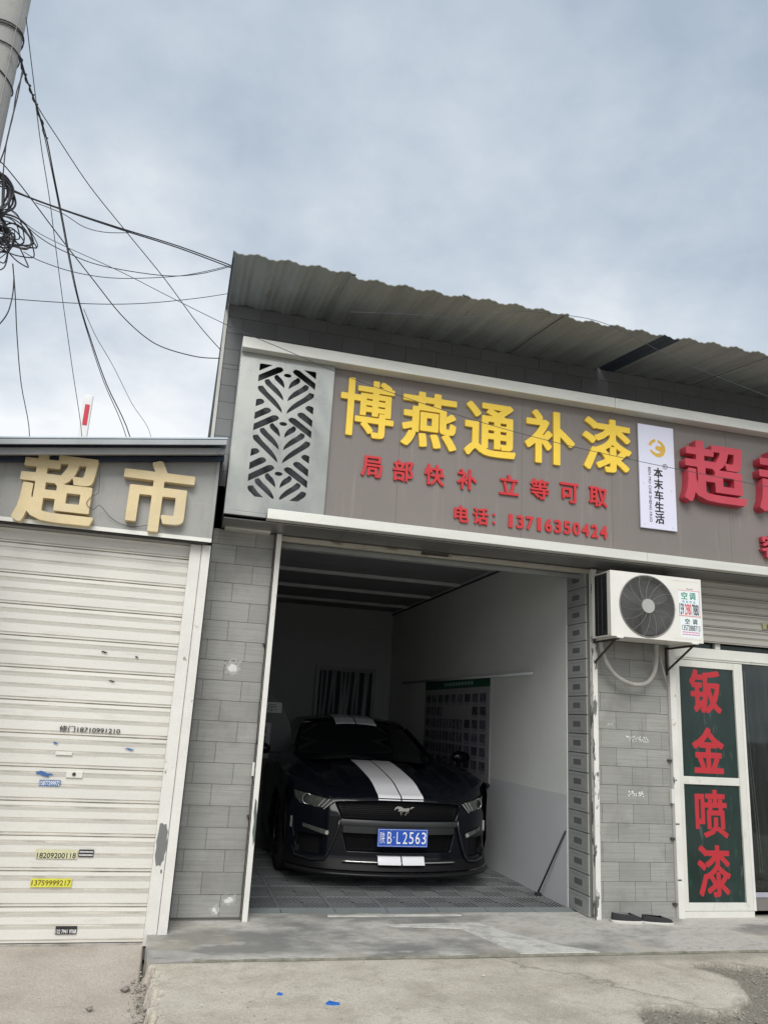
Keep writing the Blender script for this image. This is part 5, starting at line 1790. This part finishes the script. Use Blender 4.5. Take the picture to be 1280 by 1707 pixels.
# stripes follow the surfaces, two bands with a thin gap
for s in (-1, 1):
    a0, a1 = (.006, .205)
    xs = [s * x for x in np.linspace(a0, a1, 12)]
    P, Q = [], []
    for v in np.linspace(0, 1, 50):
        row = []
        for x in xs:
            y0 = hood_y0(x)
            y = y0 + (1.30 - y0) * v
            row.append((x, y - (.003 if v == 0 else 0), (hood_z(x, y) if v > 0 else top_z(x)) + .0045))
        P.append(row)
    low = [(x, y - .004, z - .022) for x, y, z in P[0]]
    MB().grid([low] + P).build('hood_stripe', M_stripe, CAR, smooth=True, sharp=50)
    P = []
    for g in lerp_gh(3, 7, 8):
        row = []
        for x in [q * 1.14 for q in xs]:
            t = x / g[2]
            row.append((x, g[0] - .0, g[1] - .045 * t * t + .004))
        P.append(row)
    low = [(x, y - .006, z - .012) for x, y, z in P[0]]
    MB().grid([low] + P).build('roof_stripe', M_stripe, CAR, smooth=True, sharp=50)
    P = []
    for z in np.linspace(.208, .268, 6):
        P.append([(x, plan(x, z) - .030 + (.268 - z) * -.25, z) for x in xs])
    back = [(x, y + .05, z + .004) for x, y, z in P[-1]]
    MB().grid(P + [back]).build('bumper_stripe', M_stripe, CAR, smooth=True, sharp=50)
# grilles
b = MB()
for i in range(9):
    z = .560 + i * .0150
    w = .49 + (z - .55) * .35
    b.tube([(x, plan(x, z) + .028, z) for x in np.linspace(-w, w, 24)], .0035, 4)
for i in range(46):
    x = -.50 + i * .0222
    b.tube([(x, plan(x, z) + .030, z) for z in (.552, .62, .688)], .0022, 4)
o = b.build('upper_grille', M_trim, CAR)
o['kind'] = 'stuff'
b = MB()
for i in range(8):
    z = .306 + i * .0180
    w = .49 - (.44 - z) * .3
    b.tube([(x, plan(x, z) + .030, z) for x in np.linspace(-w, w, 24)], .004, 4)
o = b.build('lower_grille', M_trim, CAR)
o['kind'] = 'stuff'
# grey bar between the grilles
P = []
for z in np.linspace(.503, .547, 6):
    P.append([(x, plan(x, z) - .012 - .004 * math.sin((z - .503) / .044 * math.pi), z) for x in np.linspace(-.52 - (z - .503) * .3, .52 + (z - .503) * .3, 30)])
MB().grid(P).build('bumper_bar', M_bar, CAR, smooth=True)
P = []
for z in np.linspace(.443, .500, 6):
    P.append([(x, plan(x, z) - .008, z) for x in np.linspace(-.50, .50, 30)])
MB().grid(P).build('bumper_beam', mat('satin_dark_beam', (.012, .013, .014), .4), CAR, smooth=True)
for s in (-1, 1):
    # inner frames of the corner vents
    MB().tube([(s * x, plan(x, z) - .012, z) for x, z in ((.53, .56), (.545, .47), (.58, .36), (.62, .26), (.645, .225), (.74, .212), (.86, .225), (.885, .29))], .012, 8).build('vent_frame', mat('gloss_black_trim', (.01, .011, .013), .15), CAR, smooth=True)
    MB().tube([(s * .90, plan(.90, z) - .004, z) for z in (.53, .49, .44)], .013, 6).build('vent_reflector', M_lamp, CAR)
    MB().tube([(s * (.895 - (.46 - z) * .25), plan(.88, z) - .008, z) for z in (.45, .38, .31, .26)], .0032, 6).build('vent_line', M_bar, CAR)
    # fog lamp strip
    P = []
    for t in np.linspace(0, 1, 10):
        x = .62 + .20 * t
        zc_ = .430 + .045 * t
        P.append([(s * x, plan(x, zc_) - .014, zc_ + dz) for dz in (-.020 + .006 * t, 0, .020 - .004 * t)])
    fl = MB().grid(P).build('fog_lamp', M_lens, CAR, smooth=True)
    MB().tube([(s * .635, plan(.635, .5) - .030, .434), (s * .635, plan(.635, .5) - .008, .434)], .016, 12).build('bulb', M_lamp, fl)
    MB().tube([(s * .77, plan(.77, .5) - .026, .463), (s * .77, plan(.77, .5) - .008, .463)], .009, 10).build('bulb', M_bar, fl)
    # headlight: wedge with projector ring and three slanted bars
    HLp = [(.585, .685), (.62, .700), (.73, .718), (.85, .738), (.90, .748), (.885, .69), (.85, .645), (.73, .615), (.67, .608)]
    cxh, czh = .76, .675
    n = len(HLp)
    rings = []
    for k, f in enumerate((1.0, .93, .6, .3, .0)):
        rings.append([(s * (cxh + (x - cxh) * f), plan(cxh + (x - cxh) * f, .66) - (.004, .012, .014, .014, .014)[k], czh + (z - czh) * f) for x, z in HLp + [HLp[0]]])
    hl = MB().grid(rings).build('headlight', M_lens, CAR, smooth=False)
    r0 = .036
    cy_ = plan(.800, .66) - .020
    nrm = Vector((s * .42, -1, 0)).normalized()
    tx = Vector((0, 0, 1)).cross(nrm).normalized()
    for rr, th, m_ in ((.043, .005, M_lamp), (.030, .003, M_bar)):
        MB().tube([Vector((s * .795, cy_, .685)) + tx * rr * math.cos(a) + Vector((0, 0, 1)) * rr * math.sin(a) for a in [k * 2 * math.pi / 24 for k in range(24)]], th, 6, closed=True).build('ring', m_, hl, smooth=True)
    MB().tube([Vector((s * .795, cy_ + .008, .685)), Vector((s * .795, cy_ - .006, .685))], .024, 16).build('projector', M_glassk, hl)
    for k in range(3):
        (xa, za), (xb, zb) = (((.665, .618), (.588, .690)), ((.682, .630), (.622, .700)), ((.710, .636), (.662, .698)))[k]
        MB().tube([(s * xa, plan(xa, .66) - .020, za), (s * xb, plan(xb, .66) - .020, zb)], .0045, 5).build('light_bar', mat('light_bar_grey', (.34, .35, .34), .3), hl)
# splitter
P = []
for (z, d) in ((.115, -.06), (.125, -.075), (.140, -.075), (.150, -.03)):
    P.append([(x, plan(x, .16) + d, z) for x in XS])
MB().grid(P).build('splitter', mat('splitter_black', (.008, .008, .009), .35, spec=.25), CAR, smooth=True)
MB().tube([(x, plan(x, .22) - .024, .222) for x in np.linspace(-.50, .50, 30)], .007, 6).build('chin_line', M_lamp, CAR, smooth=True)
# wheels
for (y, s) in ((.92, -1), (.92, 1), (3.66, -1), (3.66, 1)):
    xi, xo = s * .70, s * .945
    prof = [(.24, 0), (.335, .0), (.345, .03), (.347, .10), (.345, .215), (.335, .243), (.24, .246)]
    P = []
    for k in range(33):
        a = k * 2 * math.pi / 32
        P.append([(xi + s * t, y + r * math.cos(a), .345 + r * math.sin(a)) for r, t in prof])
    wh = MB().grid(P).build('wheel', M_tyre, CAR, smooth=True)
    rb_ = MB()
    rb_.tube([(xo - s * .05, y, .345), (xo - s * .015, y, .345)], .055, 16)
    for k in range(10):
        a = k * 2 * math.pi / 10
        rb_.tube([(xo - s * .03, y + .05 * math.cos(a), .345 + .05 * math.sin(a)), (xo - s * .012, y + .235 * math.cos(a + .06), .345 + .235 * math.sin(a + .06))], .013, 6)
    rb_.tube([(xo - s * .005, y + .238 * math.cos(a), .345 + .238 * math.sin(a)) for a in [k * 2 * math.pi / 32 for k in range(32)]], .010, 6, closed=True)
    rb_.build('rim', M_rim, wh, smooth=True)
    MB().tube([(xi + s * .10, y, .345), (xi + s * .12, y, .345)], .17, 24).build('brake_disc', M_bar, wh)
# plate
px_, pz0, pz1 = .005, .350, .490
pyy = -.012
MB().box(px_ - .222, px_ + .222, pyy, pyy + .008, pz0 - .002, pz1).build('licence_plate', M_plate, CAR)
lpz = (pz0 + pz1) / 2
b = MB()
for (a, c_, e_, f_) in ((px_ - .216, px_ + .216, pz1 - .0065, pz1 - .0045), (px_ - .216, px_ + .216, pz0 + .003, pz0 + .005), (px_ - .216, px_ - .214, pz0 + .005, pz1 - .0065), (px_ + .214, px_ + .216, pz0 + .005, pz1 - .0065)):
    b.box(a, c_, pyy - .001, pyy - .0002, e_, f_)
b.build('plate_border', M_inkw, CAR)
for ch_, cx, w, bo in (('陕', -.180, .042, .0), ('B', -.118, .038, .0), ('·', -.078, .009, .0), ('L', -.038, .034, .0), ('2', .020, .040, .0), ('5', .076, .040, .0), ('6', .133, .040, .0), ('3', .188, .040, .0)):
    flat_text(ch_, px_ + cx, lpz + (.004 if ch_ == '·' else 0), w, .009 if ch_ == '·' else .094, pyy - .0012, M_inkw, CAR, bo, name='plate_character')
for (x, z) in ((-.105, pz1 - .012), (.105, pz1 - .012), (-.105, pz0 + .012), (.105, pz0 + .012)):
    MB().tube([(px_ + x, pyy - .004, z), (px_ + x, pyy, z)], .005, 8).build('plate_bolt', M_lamp, CAR)
# galloping horse badge in the grille
hs = [(-.095, .004), (-.085, .026), (-.068, .034), (-.060, .040), (-.052, .034), (-.036, .036), (-.020, .026), (0, .018), (.022, .020), (.042, .024), (.052, .016), (.066, .014), (.080, .026), (.098, .030), (.078, .036), (.060, .028), (.058, .022), (.048, .006), (.040, -.004), (.050, -.014),
      (.030, -.026), (.014, -.044), (-.004, -.050), (.004, -.036), (.016, -.018), (.014, -.008), (-.004, -.006), (-.014, -.022), (-.030, -.030), (-.020, -.044), (-.034, -.038), (-.046, -.028), (-.030, -.014), (-.040, -.004), (-.056, -.016), (-.062, -.010), (-.050, .004), (-.062, .016), (-.078, .014), (-.088, -.002)]
me = curve_fill([[(x, z) for x, z in hs]], .008)
co = np.empty(len(me.vertices) * 3)
me.vertices.foreach_get('co', co)
co = co.reshape(-1, 3)
me.vertices.foreach_set('co', np.stack([co[:, 0] * .95 - .0 + .03, plan(0, .70) + .004 - co[:, 2], co[:, 1] * .90 + .632], 1).ravel())
me.update()
link('badge', me, M_chrome, CAR)

# ================================================================== SHOES
def shoe(x0, y0, ang, L_, lab, lining):
    t = thing('slip_on_shoe', lab, 'shoe', (x0, y0, 0), 'pair of shoes by the pillar', local=True)
    t.rotation_euler = (0, 0, ang)
    n = 22
    out = []
    for i in range(n):
        a = i * 2 * math.pi / n
        cx, sx = math.cos(a), math.sin(a)
        w = .046 + .006 * cx
        out.append((L_ / 2 * (abs(cx) ** .85) * (1 if cx > 0 else -1), w * (abs(sx) ** .8) * (1 if sx > 0 else -1)))
    b = MB().grid([[(x, y, 0.0) for x, y in out + [out[0]]], [(x * 1.02, y * 1.04, .012) for x, y in out + [out[0]]], [(x, y, .024) for x, y in out + [out[0]]]])
    b.add([(x, y, 0) for x, y in out], [tuple(range(n))])
    b.build('sole', M_sole, t, smooth=False)
    rows_ = []
    m_ = 40
    ring = [(L_ / 2 * (abs(math.cos(a)) ** .85) * (1 if math.cos(a) > 0 else -1), (.046 + .006 * math.cos(a)) * (abs(math.sin(a)) ** .8) * (1 if math.sin(a) > 0 else -1)) for a in [i * 2 * math.pi / m_ for i in range(m_ + 1)]]
    for t_ in (0, .35, .7, 1.0):
        r = []
        for (x, y) in ring:
            u = x / (L_ / 2)
            top = .072 + .012 * max(0, -u) if u < .15 else .074 - .040 * ((u - .15) / .85)
            inw = 1 - .22 * t_ ** 2 if u < .1 else 1 - .30 * t_ ** 2
            r.append((x * (1 - .04 * t_ ** 2) if u < 0 else x * (1 - .10 * t_ ** 2), y * inw, .024 + (top - .024) * t_))
        rows_.append(r)
    MB().grid(rows_).build('upper', M_shoe, t, smooth=True)
    rim = rows_[-1]
    fr_l = sorted([p for p in rim if p[0] > L_ * .05 and p[1] >= 0], key=lambda p: -p[0])
    vg = [[(x, y * k / 3, z + .010 * math.sqrt(max(0, 1 - (k / 3) ** 2))) for k in range(-3, 4)] for (x, y, z) in fr_l]
    MB().grid(vg).build('vamp', M_shoe, t, smooth=True)
    MB().add([(x * .92, y * .80, .034) for x, y in ring[:-1]], [tuple(range(m_))]).build('insole', lining, t)
    t.scale = (1, 1, .9 if lining is M_lining else .74)
    MB().grid([[(x * .985 - .001, y * .97, z) for x, y, z in rows_[k]] for k in range(4)]).build('lining', lining, t, smooth=True)
    return t


shoe(3.795, 6.26, math.radians(-8), .27, 'black slip-on shoe on the left, its grey lining showing', M_lining)
shoe(4.050, 6.222, math.radians(-12), .265, 'black slip-on shoe on the right, the flatter of the pair', M_shoe)

print('objects', len(sc.objects))
